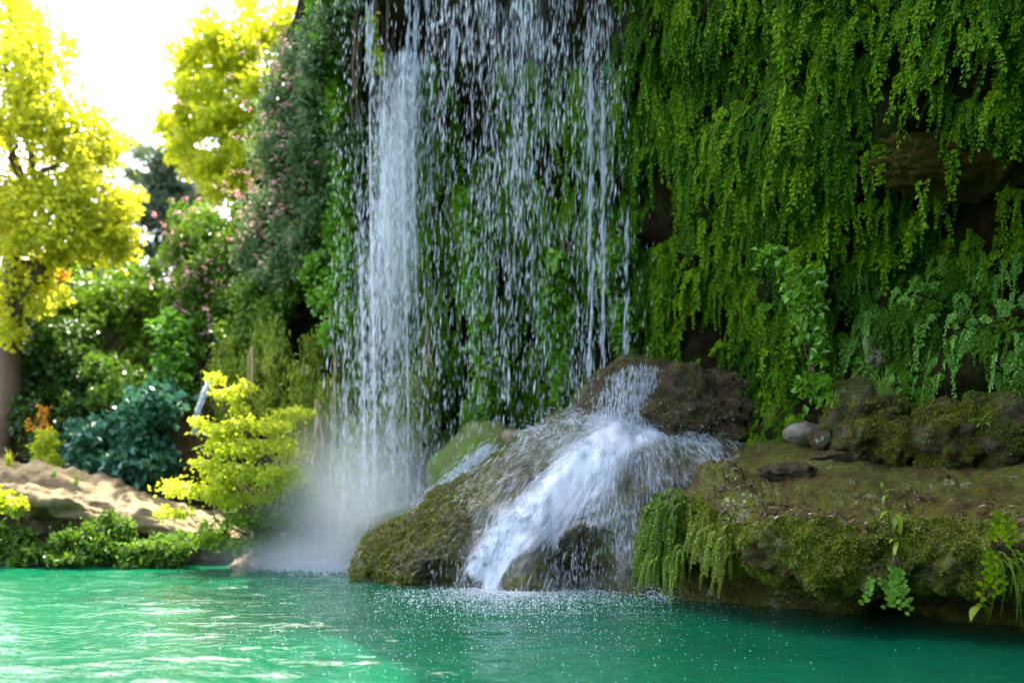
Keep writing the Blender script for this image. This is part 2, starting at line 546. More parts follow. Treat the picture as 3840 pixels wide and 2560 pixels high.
# ------------------------------------------------------------------ cliff
CC = np.array([(-26, 36), (-16.5, 33), (-11.5, 29.5), (-7.4, 25.5), (-4.3, 21.3), (-1.1, 18.7), (1.3, 17.2), (2.9, 15.5),
               (4.2, 14.0), (5.6, 12.8), (6.8, 11.0), (7.8, 8.5), (8.6, 5), (9.2, 0), (8.0, -6), (2, -10), (-8, -12)], float)  # last points wrap the cliff unseen behind the camera to cut front skylight
ZR = np.array([-0.8, 1.5, 3, 4.5, 6, 8, 10, 13])
OFF = np.array([
    [1.5, 1.0, .6, .2, 0, -.4, -.8, -1.5],
    [1.5, 1.0, .6, .2, 0, -.4, -.8, -1.5],
    [1.4, 1.0, .6, .2, 0, -.3, -.6, -1.0],
    [1.2, .9, .5, .2, .1, 0, 0, -.3],
    [.9, .6, .3, 0, .1, .3, .5, .4],
    [.5, .2, 0, 0, .3, 1.0, 2.0, 2.4],
    [.3, 0, -.1, 0, .3, 1.0, 2.0, 2.6],
    [0, 0, 0, .1, .6, 1.3, 1.9, 2.4],
    [.3, .2, .2, .5, 1.2, 1.9, 2.3, 2.6],
    [.9, .8, .7, .3, 1.4, 1.9, 2.2, 2.6],
    [1.0, .9, .9, 0, 1.3, 1.8, 2.2, 2.6],
    [.8, .8, .6, 0, 1.0, 1.5, 2.0, 2.6],
    [.8, .8, .6, 0, 1.8, 2.4, 2.8, 3.0]] + [[.8, .6, .4, .2, 0, 0, 0, 0]] * 4)
HT = np.array([5.5, 6.0, 6.5, 7.2, 10.5, 17, 18, 18, 18, 17, 16, 16, 16, 17, 17, 16, 14.0])  # raised out of view to shade the pool; rear heights block skylight
NS, NZ = 360, 150
s = np.linspace(0, 16, NS)
k = np.arange(17)
bx, by = interp(s, k, CC[:, 0]), interp(s, k, CC[:, 1])
tx, ty = np.gradient(bx), np.gradient(by)
nn = unit(np.stack([ty, -tx], -1))
toc = np.stack([-3.0 - bx, 6.0 - by], -1)
nn = np.where((nn * toc).sum(1, keepdims=True) < 0, -nn, nn)
zt = np.concatenate([np.linspace(-0.8, 11, NZ - 30), np.linspace(11.2, 18, 30)])
offc = np.array([interp(np.minimum(zt, 13), ZR, OFF[i]) for i in range(17)])
off = np.array([interp(s, k, offc[:, j]) for j in range(NZ)]).T
ht = interp(s, k, HT)
G = np.zeros((NS, NZ, 3))
G[..., 0] = bx[:, None] + nn[:, :1] * off
G[..., 1] = by[:, None] + nn[:, 1:] * off
G[..., 2] = np.minimum(zt[None], ht[:, None] + 0.02 * zt[None])
P = G.reshape(-1, 3)
N3 = np.repeat(np.concatenate([nn, np.zeros((NS, 1))], 1)[:, None], NZ, 1)
nd = nz(P * [1, 1, 0.7], 0.45, 5, 1.0).reshape(NS, NZ) * 0.5 + nz(P * [1, 1, 1.2], 1.0, 4, 5.0).reshape(NS, NZ) * 0.38
G += N3 * nd[..., None]
CG = G
# plateau behind the lip
back = []
for i, dd in enumerate((0.6, 2.0, 5.0, 14.0)):
    r = G[:, -1].copy()
    r[:, :2] -= nn * dd
    r[:, 2] += 0.25 * math.sqrt(dd)
    back.append(r)
Gc = np.concatenate([G, np.stack(back, 1)], 1)
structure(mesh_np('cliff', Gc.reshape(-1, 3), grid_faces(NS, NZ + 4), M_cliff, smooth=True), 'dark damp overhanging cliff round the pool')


cpx_, cpy_ = PX(np.where(CG[..., 1:2] > 4, CG, [[[90.0, 1.0, 0.0]]]))


def cliff_d(px, py):
    m = (np.abs(cpx_ - px) < 40) & (np.abs(cpy_ - py) < 45) & (CG[..., 1] > 4)
    return CG[..., 1][m].min() if m.any() else 1e9


def outward(N):
    return np.where(N[:, 1:2] > 0.6, -N, N)


# ------------------------------------------------------------------ fern fronds
def frond_arrays(L, kind, seed):
    """a drooping maidenhair frond: x across, y away from the wall, z up"""
    g = np.random.default_rng(seed)
    n = 15 if kind else 20
    t = np.linspace(0.10, 1, n)
    sway = g.uniform(-0.18, 0.18)

    def ax(t):
        t = np.asarray(t)
        return np.stack([sway * L * t**1.5, L * (0.46 * t - 0.26 * t**2), L * (0.16 * t - 1.02 * t**1.7)], -1)
    A = ax(t)
    Ps, Ds, Ls, Ws = [], [], [], []
    for i, (ti, a) in enumerate(zip(t, A)):
        for sd in (-1, 1):
            if kind:
                m = max(1, int(round((1 - ti) * 4.2)))
                al = R(g.uniform(38, 62))
                dr = np.array([sd * math.cos(al), 0.18, -math.sin(al)])
                for q in range(m):
                    Ps.append(a + dr * L * 0.075 * (q + 0.15) + g.normal(size=3) * 0.004)
                    Ds.append(dr + g.normal(size=3) * 0.35 + [0, 0.1, -0.25])
                    Ls.append(L * g.uniform(0.085, 0.12))
                    Ws.append(L * g.uniform(0.06, 0.095))
            else:
                al = R(g.uniform(35, 65))
                Ps.append(a)
                Ds.append(np.array([sd * math.cos(al), 0.15, -math.sin(al)]) + g.normal(size=3) * 0.25)
                Ls.append(L * g.uniform(0.10, 0.13) * (1.15 - 0.6 * ti))
                Ws.append(L * g.uniform(0.06, 0.085) * (1.15 - 0.5 * ti))
    Ps.append(A[-1])
    Ds.append(np.array([sway, 0.1, -1.0]))
    Ls.append(L * 0.09)
    Ws.append(L * 0.06)
    n_ = len(Ps)
    Nn = unit(np.array([0, 1.0, 0.45]) + g.normal(size=(n_, 3)) * 0.32)
    V, F = leaves_arrays(np.array(Ps), np.array(Ds), Nn, np.array(Ls), np.array(Ws))
    tt = np.clip(g.normal(0.5, 0.22, n_), 0, 1)
    # wiry stalk
    B = ax(np.linspace(0, 1, 6))
    hw = 0.006 * L
    SV = np.concatenate([B + [hw, 0, 0], B - [hw, 0, 0]])
    SF = np.array([[i, i + 1, i + 7, i + 6] for i in range(5)])
    V2, F2 = merge([(V, F), (SV, SF)])
    return V2, F2, np.concatenate([tt, np.zeros(5)])


FR = [frond_arrays(L, kd, 100 + i) for i, (L, kd) in enumerate([(0.62, 1), (0.5, 1), (0.7, 0), (0.55, 0), (0.42, 1), (0.6, 1), (0.48, 0), (0.66, 1)])]
SMALL = [frond_arrays(L, 0, 200 + i) for i, L in enumerate((0.4, 0.5, 0.34, 0.45))]


def place_fronds(P, ang, scale, tilt, templates, tint_shift=None):
    """many fronds baked into one set of arrays"""
    Vs, Fs, Ts, kk = [], [], [], 0
    which = rng.integers(0, len(templates), len(P))
    for w_, (TV, TF, TT) in enumerate(templates):
        ii = np.where(which == w_)[0]
        if not len(ii):
            continue
        ca, sa = np.cos(ang[ii])[:, None], np.sin(ang[ii])[:, None]
        ct, st = np.cos(tilt[ii])[:, None], np.sin(tilt[ii])[:, None]
        x = TV[None, :, 0] * ct - TV[None, :, 2] * st * 1.0
        z = TV[None, :, 0] * st + TV[None, :, 2] * ct
        y = np.broadcast_to(TV[None, :, 1], x.shape)
        sc = scale[ii][:, None]
        V = np.stack([(x * ca - y * sa) * sc, (x * sa + y * ca) * sc, z * sc], -1) + P[ii][:, None, :]
        m = len(TV)
        F = TF[None] + (np.arange(len(ii)) * m)[:, None, None] + kk
        kk += m * len(ii)
        Vs.append(V.reshape(-1, 3))
        Fs.append(F.reshape(-1, 4))
        tt = np.broadcast_to(TT[None], (len(ii), len(TT))).copy()
        if tint_shift is not None:
            tt = np.clip(tt + tint_shift[ii][:, None], 0, 1)
        Ts.append(tt.ravel())
    return np.concatenate(Vs), np.concatenate(Fs), np.concatenate(Ts)


def wall_angle(N):
    """turn the frond's +y to the wall's horizontal outward direction"""
    return np.arctan2(-N[:, 0], N[:, 1])


def cliff_out(P, N):
    j = np.argmin((P[:, None, :2][:, :, 0] - bx[None]) ** 2 + (P[:, None, :2][:, :, 1] - by[None]) ** 2, axis=1)
    o = np.concatenate([nn[j], np.zeros((len(P), 1))], 1)
    sgn = np.sign((N * o).sum(1, keepdims=True))
    return N * np.where(sgn == 0, 1, sgn), o


gpx, gpy = PX(np.where(CG[..., 1:2] > 2, CG, [[[50, 2, 50]]]))
inview = (gpx > -150) & (gpx < 4050) & (gpy > -350) & (gpy < 2250) & (CG[..., 1] > 5)
lintel = ((gpx > 3380) & (gpy > 500) & (gpy < 700)) | ((gpx > 3480) & (gpy >= 640) & (gpy < 900))
patch = nz(CG.reshape(-1, 3), 0.9, 3, 11.0).reshape(NS, NZ)
wt_r = inview * (gpx > 2330) * np.where(lintel, 0.03, 1.0) * (patch > -0.30) * (gpy < 1680)
wt_c = inview * (gpx > 1250) * (gpx < 2600) * (patch > -0.10) * (gpy < 1900) * (gpy > 250)

# every large fern clump on the near wall is a plant of its own
frond_me = []
for i, (V, F, T) in enumerate(FR):
    o = mesh_np('frond', V, F, M_fern, tint=T)
    frond_me.append(o.data)
    bpy.data.objects.remove(o)
frond_me2 = []
for i, (V, F, T) in enumerate(FR):
    o = mesh_np('frond', V, F, M_fern2, tint=T)
    frond_me2.append(o.data)
    bpy.data.objects.remove(o)

P, N = sample_grid(CG, 900, weight=wt_r)
N, O = cliff_out(P, N)
px_, py_ = PX(P)
keep, taken = [], []
for i in range(len(P)):
    if all((P[i, 0] - q[0])**2 + (P[i, 1] - q[1])**2 + (P[i, 2] - q[2])**2 > 0.24**2 for q in taken) and px_[i] > 2480:
        keep.append(i)
        taken.append(P[i])
keep = keep[:270]
for i in keep:
    a, b_ = px_[i], py_[i]
    sc = random.uniform(0.6, 1.15)
    size = 'long' if sc > 0.87 else 'short'
    row = 'at the top of' if b_ < 330 else 'in the upper half of' if b_ < 760 else 'in the lower half of' if b_ < 1130 else 'at the foot of'
    if a < 2720:
        spot = 'the fern wall beside the falling water'
    elif a < 3010:
        spot = 'the fern wall above the brown knob boulder'
    elif a < 3330:
        spot = 'the fern wall above the craggy boulder'
    elif a < 3600:
        spot = 'the wall where the brown rock band begins'
    else:
        spot = 'the fern wall at the picture edge'
    if b_ >= 1130 and a >= 3330:
        row, spot = 'draped low over', ('the olive mossy rock behind the ledge' if a < 3600 else 'the wide green mossy rock behind the ledge')
    lab = f'{size} maidenhair fern {row} {spot}'
    grp = f'{size} ferns {row} {spot}'
    t_ = thing('hanging_fern', lab, 'fern', P[i], grp)
    cool = a > 3150 and b_ > 950
    base = math.atan2(-(N[i, 0] * 0.4 + O[i, 0]), (N[i, 1] * 0.4 + O[i, 1]))
    t_.rotation_euler = (0, 0, base)
    sc *= 0.85 if cool else 1.0
    t_.scale = (sc, sc, sc)
    for q in range(random.randint(10, 12)):
        me = random.choice(frond_me2 if cool else frond_me)
        f = bpy.data.objects.new('frond', me)
        col.objects.link(f)
        f.parent = t_
        f.location = (random.uniform(-0.22, 0.22), random.uniform(-0.03, 0.06), random.uniform(-0.24, 0.24))
        f.rotation_euler = (random.uniform(-0.25, 0.2), random.uniform(-0.2, 0.2), random.uniform(-1.0, 1.0))
        z = random.uniform(0.7, 1.1)
        f.scale = (z, z, z)

# the mass of ferns between them
clumpy = nz(CG.reshape(-1, 3) * [1, 1, 0.75], 2.3, 2, 33.0).reshape(NS, NZ)
P, N = sample_grid(CG, 6600, weight=wt_r * np.where(patch > -0.2, 1.0, 0.25) * np.where(clumpy > 0.02, 1.0, 0.10))
N, O = cliff_out(P, N)
ang = wall_angle(O + 0.3 * N) + rng.normal(0, 0.45, len(P))
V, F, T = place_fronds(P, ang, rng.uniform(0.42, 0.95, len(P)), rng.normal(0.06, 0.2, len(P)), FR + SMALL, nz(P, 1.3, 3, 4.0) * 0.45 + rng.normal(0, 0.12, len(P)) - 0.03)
tag(mesh_np('fern_foliage', V, F, M_fernshade, tint=T), 'mass of small green ferns filling the overhanging wall', 'ferns', kind='stuff')
P, N = sample_grid(CG, 3600, weight=wt_c)
N, O = cliff_out(P, N)
ang = wall_angle(O) + rng.normal(0, 0.45, len(P))
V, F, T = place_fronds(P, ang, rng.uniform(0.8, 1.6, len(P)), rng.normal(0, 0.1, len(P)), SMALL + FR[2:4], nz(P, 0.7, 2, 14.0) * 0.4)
tag(mesh_np('fern_foliage', V, F, M_fernshade, tint=T), 'blurred hanging greenery on the cliff behind the falling water', 'ferns', kind='stuff')


# ------------------------------------------------------------------ rocks
def ico(sub):
    import bmesh
    bm = bmesh.new()
    bmesh.ops.create_icosphere(bm, subdivisions=sub, radius=1.0)
    V = np.array([v.co[:] for v in bm.verts])
    F = np.array([[v.index for v in f.verts] for f in bm.faces])
    bm.free()
    return V, F


ICO = {k_: ico(k_) for k_ in (3, 4, 5, 6)}


def boulder(name, label, c, r, mat, sub=5, amp=0.22, fr=1.3, seed=0.0, flat=0.0, moss=0, moss_side=0.0, group=None, cat='boulder', fine=0.03, mossmat=None):
    c = np.array(c, float)
    r = np.array(r, float)
    U, F = ICO[sub]
    e = np.sign(U) * np.abs(U) ** (1 - 0.25 * flat)
    d = 1 + amp * nz(U, fr, 4, seed) + fine / r.mean() * nz(U * r, 6.0, 4, seed + 3)
    ridged = 1 - np.abs(nz(U, fr * 1.7, 3, seed + 8))
    d += amp * 0.35 * (ridged - 0.6)
    V = e * r * d[:, None]
    o = thing(name, label, cat, c, group)
    mesh_np('stone', V, F, mat, o, smooth=True)
    if moss:
        tri = V[F]
        nrm = np.cross(tri[:, 1] - tri[:, 0], tri[:, 2] - tri[:, 0])
        ar = np.linalg.norm(nrm, axis=1)
        nrm = nrm / ar[:, None]
        cc = tri.mean(1)
        wgt = ar * (nrm[:, 2] > moss_side) * (nrm[:, 1] < 0.5) * (nz(cc + c, 2.2, 3, seed) > -0.12)
        idx = rng.choice(len(F), moss, p=wgt / wgt.sum())
        bw = rng.dirichlet((1, 1, 1), moss)
        Pm = (tri[idx] * bw[..., None]).sum(1)
        moss_on(o, Pm, nrm[idx], 0.032, mossmat)
    return o


def moss_on(o, P, N, size, mat=None, droop=0.5):
    n = len(P)
    D = unit(N * 0.8 + rng.normal(size=(n, 3)) * 0.55 + np.array([0, 0, -droop]))
    V, F = leaves_arrays(P - N * 0.008, D, unit(N + rng.normal(size=(n, 3)) * 0.5), size * rng.uniform(0.6, 1.5, n), size * 0.55 * rng.uniform(0.6, 1.3, n))
    m = mesh_np('moss', V, F, mat or M_mossleaf, o, tint=np.clip(0.5 + 0.28 * nz(P, 3.0, 2, 2.0) + rng.normal(0, 0.2, n), 0, 1))
    m['kind'] = 'stuff'
    return m


# the great mossy cascade rock
rp = np.array([W(*p) for p in [(1335, 2150, 14.7), (1385, 2040, 14.9), (1500, 1935, 15.0), (1700, 1800, 15.1), (1900, 1665, 15.2), (2060, 1572, 15.2),
                               (2200, 1530, 15.1), (2400, 1560, 15.0), (2600, 1610, 14.9), (2800, 1680, 14.6), (3000, 1740, 14.2)]])
fp = np.array([W(*p) for p in [(1335, 2170, 14.5), (1385, 2180, 14.1), (1500, 2205, 13.6), (1700, 2215, 13.2), (1900, 2222, 12.95), (2100, 2225, 12.85),
                               (2400, 2225, 12.8), (2600, 2225, 12.7), (2800, 2225, 12.6), (2950, 2225, 12.6), (3100, 2225, 12.6)]])
DU, DV = 400, 230
xs = np.linspace(rp[0, 0], rp[-1, 0], DU)
yr, zr = interp(xs, rp[:, 0], rp[:, 1]), interp(xs, rp[:, 0], rp[:, 2]).clip(0.02)
yf = interp(xs, fp[:, 0], fp[:, 1])
vv = np.linspace(-0.12, 1.75, DV)
G = np.zeros((DU, DV, 3))
for j, v_ in enumerate(vv):
    if v_ <= 1:
        q = max(v_, 0)
        G[:, j, 1] = yf + (yr - yf) * q**1.25
        G[:, j, 2] = zr * np.sin(np.pi / 2 * q) ** 0.80
        if v_ < 0:
            G[:, j, 2] = v_ * 6.0
            G[:, j, 1] = yf - v_ * 1.0
    else:
        q = v_ - 1
        G[:, j, 1] = yr + q * 2.2
        G[:, j, 2] = zr * (1 - 0.9 * (q / 0.75) ** 2.0)
    G[:, j, 0] = xs
for (cx, sx, dp, zc, sz) in [(0.95, 0.42, 0.55, 0.28, 0.42), (-0.95, 0.35, 0.40, 0.0, 0.28), (-1.8, 0.3, 0.25, 0.0, 0.2)]:
    G[..., 1] += dp * np.exp(-((G[..., 0] - cx) / sx) ** 2) * np.exp(-((G[..., 2] - zc) / sz) ** 2)
P = G.reshape(-1, 3)
N = grid_normals(G)
N = np.where(N[..., 2:3] < 0, -N, N)
dd = (nz(P * [1, 0.7, 0.7], 0.9, 4, 2.0) * 0.10 + nz(P, 3.2, 4, 6.0) * 0.05 + (np.abs(nz(P, 6.0, 3, 8.0)) - 0.3) * 0.075 + nz(P, 15.0, 3, 4.0) * 0.028).reshape(DU, DV)
dd += 0.07 * np.sin(G[..., 0] * 5.0 + 2 * nz(P, 0.7, 2, 1.0).reshape(DU, DV)) * np.clip(1 - G[..., 2] / 2.0, 0, 1)
G = G + N * dd[..., None]
DG = G
dome = thing('cascade_rock', 'big mossy dome of rock with white water running down over it', 'rock', (0.3, 14, 0))
mesh_np('stone', local(G.reshape(-1, 3), dome), grid_faces(DU, DV), M_dome, dome, smooth=True)
dpx, dpy = PX(DG)
ridge_w = np.exp(-np.clip((dpx - (1400 + (2140 - dpy) * 0.96)) / 170, 0, None) ** 2) + 0.12 * (nz(DG.reshape(-1, 3), 1.5, 3, 5.0).reshape(DU, DV) > 0.1)
P, N = sample_grid(DG, 30000, weight=ridge_w * (vv[None] < 1.06) * (vv[None] > -0.03) * (nz(DG.reshape(-1, 3), 2.5, 3, 15.0).reshape(DU, DV) > -0.25))
N = np.where(N[:, 2:3] < 0, -N, N)
moss_on(dome, local(P, dome), N, 0.040, M_mossgold, droop=0.9)

boulder('knob_boulder', 'brown wet boulder on top of the cascade rock, struck by falling water', W(2510, 1590, 15.0), (1.32, 0.95, 0.98), M_knob, 6, 0.2, 1.4, 4.2, moss=6000, moss_side=0.0, fine=0.09, mossmat=M_mossgold)
boulder('small_boulder', 'small mossy boulder touching the knob boulder above the cascade', W(2240, 1510, 15.3), (0.36, 0.4, 0.34), M_dome, 4, 0.2, 1.4, 9.1, moss=500, fine=0.03)
boulder('back_boulder', 'mossy boulder in the mist behind the cascade rock', W(1830, 1840, 17.0), (1.0, 1.1, 1.12), M_farslope, 5, 0.16, 1.2, 2.6, moss=3500, moss_side=-0.2, fine=0.03)
boulder('back_boulder', 'low mossy slope of rock running into the pool behind the cascade rock', W(1560, 2080, 17.0), (1.15, 1.2, 0.85), M_farslope, 5, 0.16, 1.2, 5.6, moss=3500, moss_side=-0.2, fine=0.03)
boulder('small_boulder', 'small pinkish stone on the shoulder behind the cascade rock', W(1930, 1640, 16.3), (0.22, 0.2, 0.14), M_tan, 3, 0.15, 1.4, 1.1)
boulder('shore_boulder', 'dim rounded boulder in the mist at the foot of the plume', W(1215, 2010, 17.8), (0.62, 0.5, 0.55), M_boulder, 4, 0.2, 1.3, 7.7, moss=1200, fine=0.03)
boulder('shore_boulder', 'low pale tan stone at the waterline below the lime shrub', W(970, 2125, 16.9), (0.46, 0.4, 0.22), M_tan, 4, 0.22, 1.4, 3.3)
boulder('shore_boulder', 'flat mossy stone at the waterline beside the mist', W(1290, 2130, 17.2), (0.45, 0.35, 0.16), M_farslope, 4, 0.2, 1.4, 6.3)

# ------------------------------------------------------------------ ledge
LU, = (420,)
lip = np.array([W(*p) for p in [(2370, 2000, 12.75), (2460, 2000, 11.9), (2560, 2000, 11.2), (2750, 2000, 10.2), (3000, 2000, 9.5), (3250, 2000, 9.25), (3420, 2000, 9.35), (3560, 2000, 9.15), (3840, 2000, 8.7), (4300, 2000, 7.9), (4900, 2000, 6.6)]])
ls = np.concatenate([[0], np.cumsum(np.linalg.norm(np.diff(lip[:, :2], axis=0), axis=1))])
uu = np.linspace(0, ls[-1], LU)
lx, ly = interp(uu, ls, lip[:, 0]), interp(uu, ls, lip[:, 1])
inn = np.stack([np.full(LU, 0.28), np.full(LU, 0.96)], -1)
inn[:45] = np.stack([np.linspace(0.75, 0.28, 45), np.linspace(0.66, 0.96, 45)], -1)
prof_r = np.array([2.0, 1.9, 1.7, 1.2, 0.50, 0.12, 0.0, 0.06, 0.32, 0.8, 1.5, 2.3, 3.2, 4.4, 6.0])
prof_z = np.array([-0.7, -0.15, 0.12, 0.28, 0.36, 0.47, 0.70, 0.93, 1.11, 1.23, 1.33, 1.50, 1.80, 2.15, 2.5])
LV = 240
kk = np.linspace(0, len(prof_r) - 1, LV)
pr, pz = interp(kk, np.arange(len(prof_r)), prof_r), interp(kk, np.arange(len(prof_r)), prof_z)
zs = interp(uu, [0, 0.8, 1.7, 2.9, 4, 5, 6, 12], [0.95, 0.98, 0.97, 0.98, 1.0, 1.0, 1.0, 1.0])
under = interp(uu, ls, [0.4, 0.5, 0.55, 0.9, 1.0, 1.0, 1.2, 0.9, 0.9, 0.9, 0.9])
G = np.zeros((LU, LV, 3))
lowpart = kk < 6
rr_ = np.where(lowpart[None], pr[None] * under[:, None], pr[None])
G[..., 0] = lx[:, None] + inn[:, :1] * rr_
G[..., 1] = ly[:, None] + inn[:, 1:] * rr_
G[..., 2] = np.where(pz[None] > 0.2, 0.2 + (pz[None] - 0.2) * zs[:, None], pz[None])
P = G.reshape(-1, 3)
G[..., 2] += np.exp(-((G[..., 0] - 2.35) / 0.50) ** 2 - ((G[..., 1] - 11.5) / 0.6) ** 2) * 0.42
N = grid_normals(G)
big = nz(P, 0.8, 3, 21.0).reshape(LU, LV)
fine = nz(P, 3.6, 5, 31.0).reshape(LU, LV)
lipmask = np.exp(-((kk - 6.0) / 2.2) ** 2)[None]
amp = 0.035 + 0.15 * lipmask
G += N * (big * (0.06 + 0.14 * lipmask) + fine * amp * 0.8 + nz(P, 13.0, 3, 41.0).reshape(LU, LV) * (0.012 + 0.03 * lipmask))[..., None] * np.where(N[:, :, 2:3] * 0 + (N[200, 200, 2] > 0), 1, -1)
rp_ = np.clip(nz(P, 0.9, 3, 91.0).reshape(LU, LV) * 3.0 + 0.1, 0, 1) * (kk > 7.5)[None]
G[..., 2] += rp_ * ((np.abs(nz(P, 7.0, 3, 95.0)).reshape(LU, LV) - 0.3) * 0.10 + 0.02)
# worn steps in the flat top
top = (kk > 9)[None]
G[..., 2] -= top * 0.055 * (1 / (1 + np.exp(-(nz(P * [0.6, 1.0, 0], 0.9, 4, 51.0).reshape(LU, LV) - 0.08) * 26)))
LG = G
ledge = thing('rock_ledge', 'broad wet rock ledge with a mossy dripping lip and dark undercut', 'rock ledge', (4, 11, 0))
mesh_np('stone', local(G.reshape(-1, 3), ledge), grid_faces(LU, LV), M_ledge, ledge, smooth=True)
lpx, lpy = PX(LG)
mossw = ((kk > 4.2) & (kk < 7.9))[None] * (nz(P, 1.7, 3, 61.0).reshape(LU, LV) > -0.16) * (lpx < 3900)
P, N = sample_grid(LG, 34000, weight=mossw * np.where(lpx < 3200, 1.0, 0.55))
if N[:, 2].mean() < 0:
    N = -N
moss_on(ledge, local(P, ledge), N, 0.034, droop=0.7)
P, N = sample_grid(LG, 5000, weight=((kk > 1.5) & (kk <= 4.6))[None] * (lpx < 3900) * (nz(LG.reshape(-1, 3), 1.4, 3, 66.0).reshape(LU, LV) > 0.1))
moss_on(ledge, local(P, ledge), np.where(N[:, 1:2] > 0, -N, N), 0.03, droop=0.6)


def ledge_top(px, py):
    """the point of the ledge seen at that place"""
    d2 = (lpx - px) ** 2 + (lpy - py) ** 2 + np.where(kk[None] < 5.2, 1e4, 0)
    i, j = np.unravel_index(np.argmin(d2), d2.shape)
    return LG[i, j].copy()


# hanging moss curtains on the ledge's end
def moss_curtain(label, cpts, n, L, mat=M_mosshang):
    o = thing('hanging_moss', label, 'moss', cpts[0], 'moss curtains on the ledge')
    Vs = []
    cp = np.array(cpts)
    for q in range(n):
        u = rng.random() * (len(cp) - 1)
        a = cp[int(u)] * (1 - u % 1) + cp[min(int(u) + 1, len(cp) - 1)] * (u % 1)
        a = a + rng.normal(size=3) * [0.06, 0.06, 0.10]
        Vs.append((a, u))
    P = np.array([v_[0] for v_ in Vs])
    V, F, T = place_fronds(P, rng.normal(math.pi * 0.9, 0.5, n), rng.uniform(0.5, 1.3, n) * L, rng.normal(0, 0.08, n), SMALL)
    f = mesh_np('strands', local(V, o), F, mat, o, tint=T)
    f['kind'] = 'stuff'
    return o


moss_curtain('bright green moss curtain hanging at the end of the ledge beside the cascade', [W(2430, 1990, 12.0), W(2480, 1900, 11.7), W(2545, 1880, 11.3)], 150, 1.05)
moss_curtain('lower olive moss curtain dripping into the pool next to the cascade', [W(2420, 2090, 12.0), W(2500, 2060, 11.5), W(2560, 2080, 11.2)], 90, 0.75)
moss_curtain('thin moss fringe with brown stalks below the hump of the ledge', [W(2600, 1960, 10.8), W(2680, 2020, 10.45), W(2740, 2060, 10.2)], 80, 0.75, M_mossleaf)

# rocks behind the ledge
boulder('mossy_boulder', 'craggy brown boulder with moss and grass standing behind the ledge', W(3235, 1600, 12.4), (0.46, 0.5, 0.55), M_boulder, 5, 0.28, 1.8, 12.0, moss=7500, moss_side=0.0, fine=0.09, mossmat=M_mossgold)
boulder('mossy_boulder', 'small dark mossy rock at the foot of the craggy boulder', W(3370, 1660, 11.9), (0.2, 0.25, 0.30), M_boulder, 4, 0.3, 1.6, 22.0, moss=3500, moss_side=-0.3, fine=0.06, mossmat=M_mossgold)
boulder('mossy_boulder', 'olive mossy rock under the pale ferns behind the ledge', W(3560, 1635, 11.7), (0.42, 0.45, 0.42), M_boulder, 5, 0.28, 1.5, 32.0, moss=9000, moss_side=-0.3, fine=0.07, mossmat=M_mossgold)
boulder('mossy_boulder', 'wide green mossy rock at the edge of the picture behind the ledge', W(3770, 1620, 11.5), (0.55, 0.5, 0.50), M_boulder, 5, 0.22, 1.4, 42.0, moss=10000, moss_side=-0.3, fine=0.07)
boulder('grey_boulder', 'smooth grey rounded stone between the cascade and the craggy boulder', W(3015, 1625, 12.9), (0.26, 0.24, 0.15), M_grey, 4, 0.12, 1.2, 5.0, fine=0.01)
boulder('wet_stone', 'wet brown stone in front of the smooth grey stone', W(3085, 1650, 12.5), (0.15, 0.2, 0.14), M_knob, 4, 0.3, 1.6, 15.0)
boulder('wet_stone', 'low dark wet slab on the back of the ledge', W(3180, 1712, 12.3), (0.42, 0.25, 0.09), M_knob, 5, 0.15, 1.6, 25.0, fine=0.05)
boulder('wet_stone', 'dark wet step of rock between cascade and ledge top', W(2960, 1775, 12.0), (0.40, 0.30, 0.13), M_knob, 5, 0.15, 1.5, 35.0, fine=0.05)

boulder('rock_outcrop', 'bare olive-brown band of rock jutting from the fern wall', W(3720, 600, cliff_d(3700, 600) + 0.32), (1.3, 0.55, 0.45), M_outcrop, 6, 0.26, 1.6, 55.0, fine=0.07, cat='rock')
boulder('rock_outcrop', 'small lump of tan rock showing through ferns above the craggy boulder', W(3290, 1310, cliff_d(3290, 1310) + 0.05), (0.16, 0.2, 0.22), M_grey, 4, 0.3, 1.6, 65.0, fine=0.04, cat='rock')

# ------------------------------------------------------------------ left shore
SU, SV = 220, 90
tp = np.array([W(*p) for p in [(-500, 1690, 18.5), (0, 1738, 18.2), (150, 1768, 18.1), (300, 1805, 18.0), (420, 1850, 18.0), (560, 1892, 17.9), (700, 1930, 17.8), (850, 1952, 17.7), (960, 1985, 17.6), (1040, 2090, 17.5)]])
xs = np.linspace(tp[0, 0], tp[-1, 0], SU)
zt_, yt_ = interp(xs, tp[:, 0], tp[:, 2]), interp(xs, tp[:, 0], tp[:, 1])
pr = np.array([(0.55, -0.6), (0.5, 0.0), (0.35, 0.18), (0.05, 0.35), (-0.35, 0.5), (-0.62, 0.62), (-0.72, 0.72), (-0.55, 0.80), (-0.30, 0.90), (0.0, 1.0), (0.8, 1.02), (2.0, 0.9), (3.5, 0.7)])
kk2 = np.linspace(0, len(pr) - 1, SV)
r_, z_ = interp(kk2, np.arange(len(pr)), pr[:, 0]), interp(kk2, np.arange(len(pr)), pr[:, 1])
G = np.zeros((SU, SV, 3))
G[..., 0] = xs[:, None]
G[..., 1] = yt_[:, None] + r_[None] * (0.5 + 0.4 * zt_[:, None])
G[..., 2] = np.where(z_[None] > 0, z_[None] * zt_[:, None], z_[None])
P = G.reshape(-1, 3)
N = grid_normals(G)
sg = 1 if N[100, 70, 2] > 0 else -1
lay = (np.abs(nz(P * [0.3, 0.3, 3.0] + np.stack([0 * P[:, 0], 0 * P[:, 0], 0.45 * P[:, 0]], -1), 1.3, 4, 3.0)).reshape(SU, SV) - 0.3) * 0.30 + nz(P, 1.4, 4, 7.0).reshape(SU, SV) * 0.16 + nz(P, 6.0, 3, 9.0).reshape(SU, SV) * 0.03
G += N * sg * lay[..., None]
SG = G
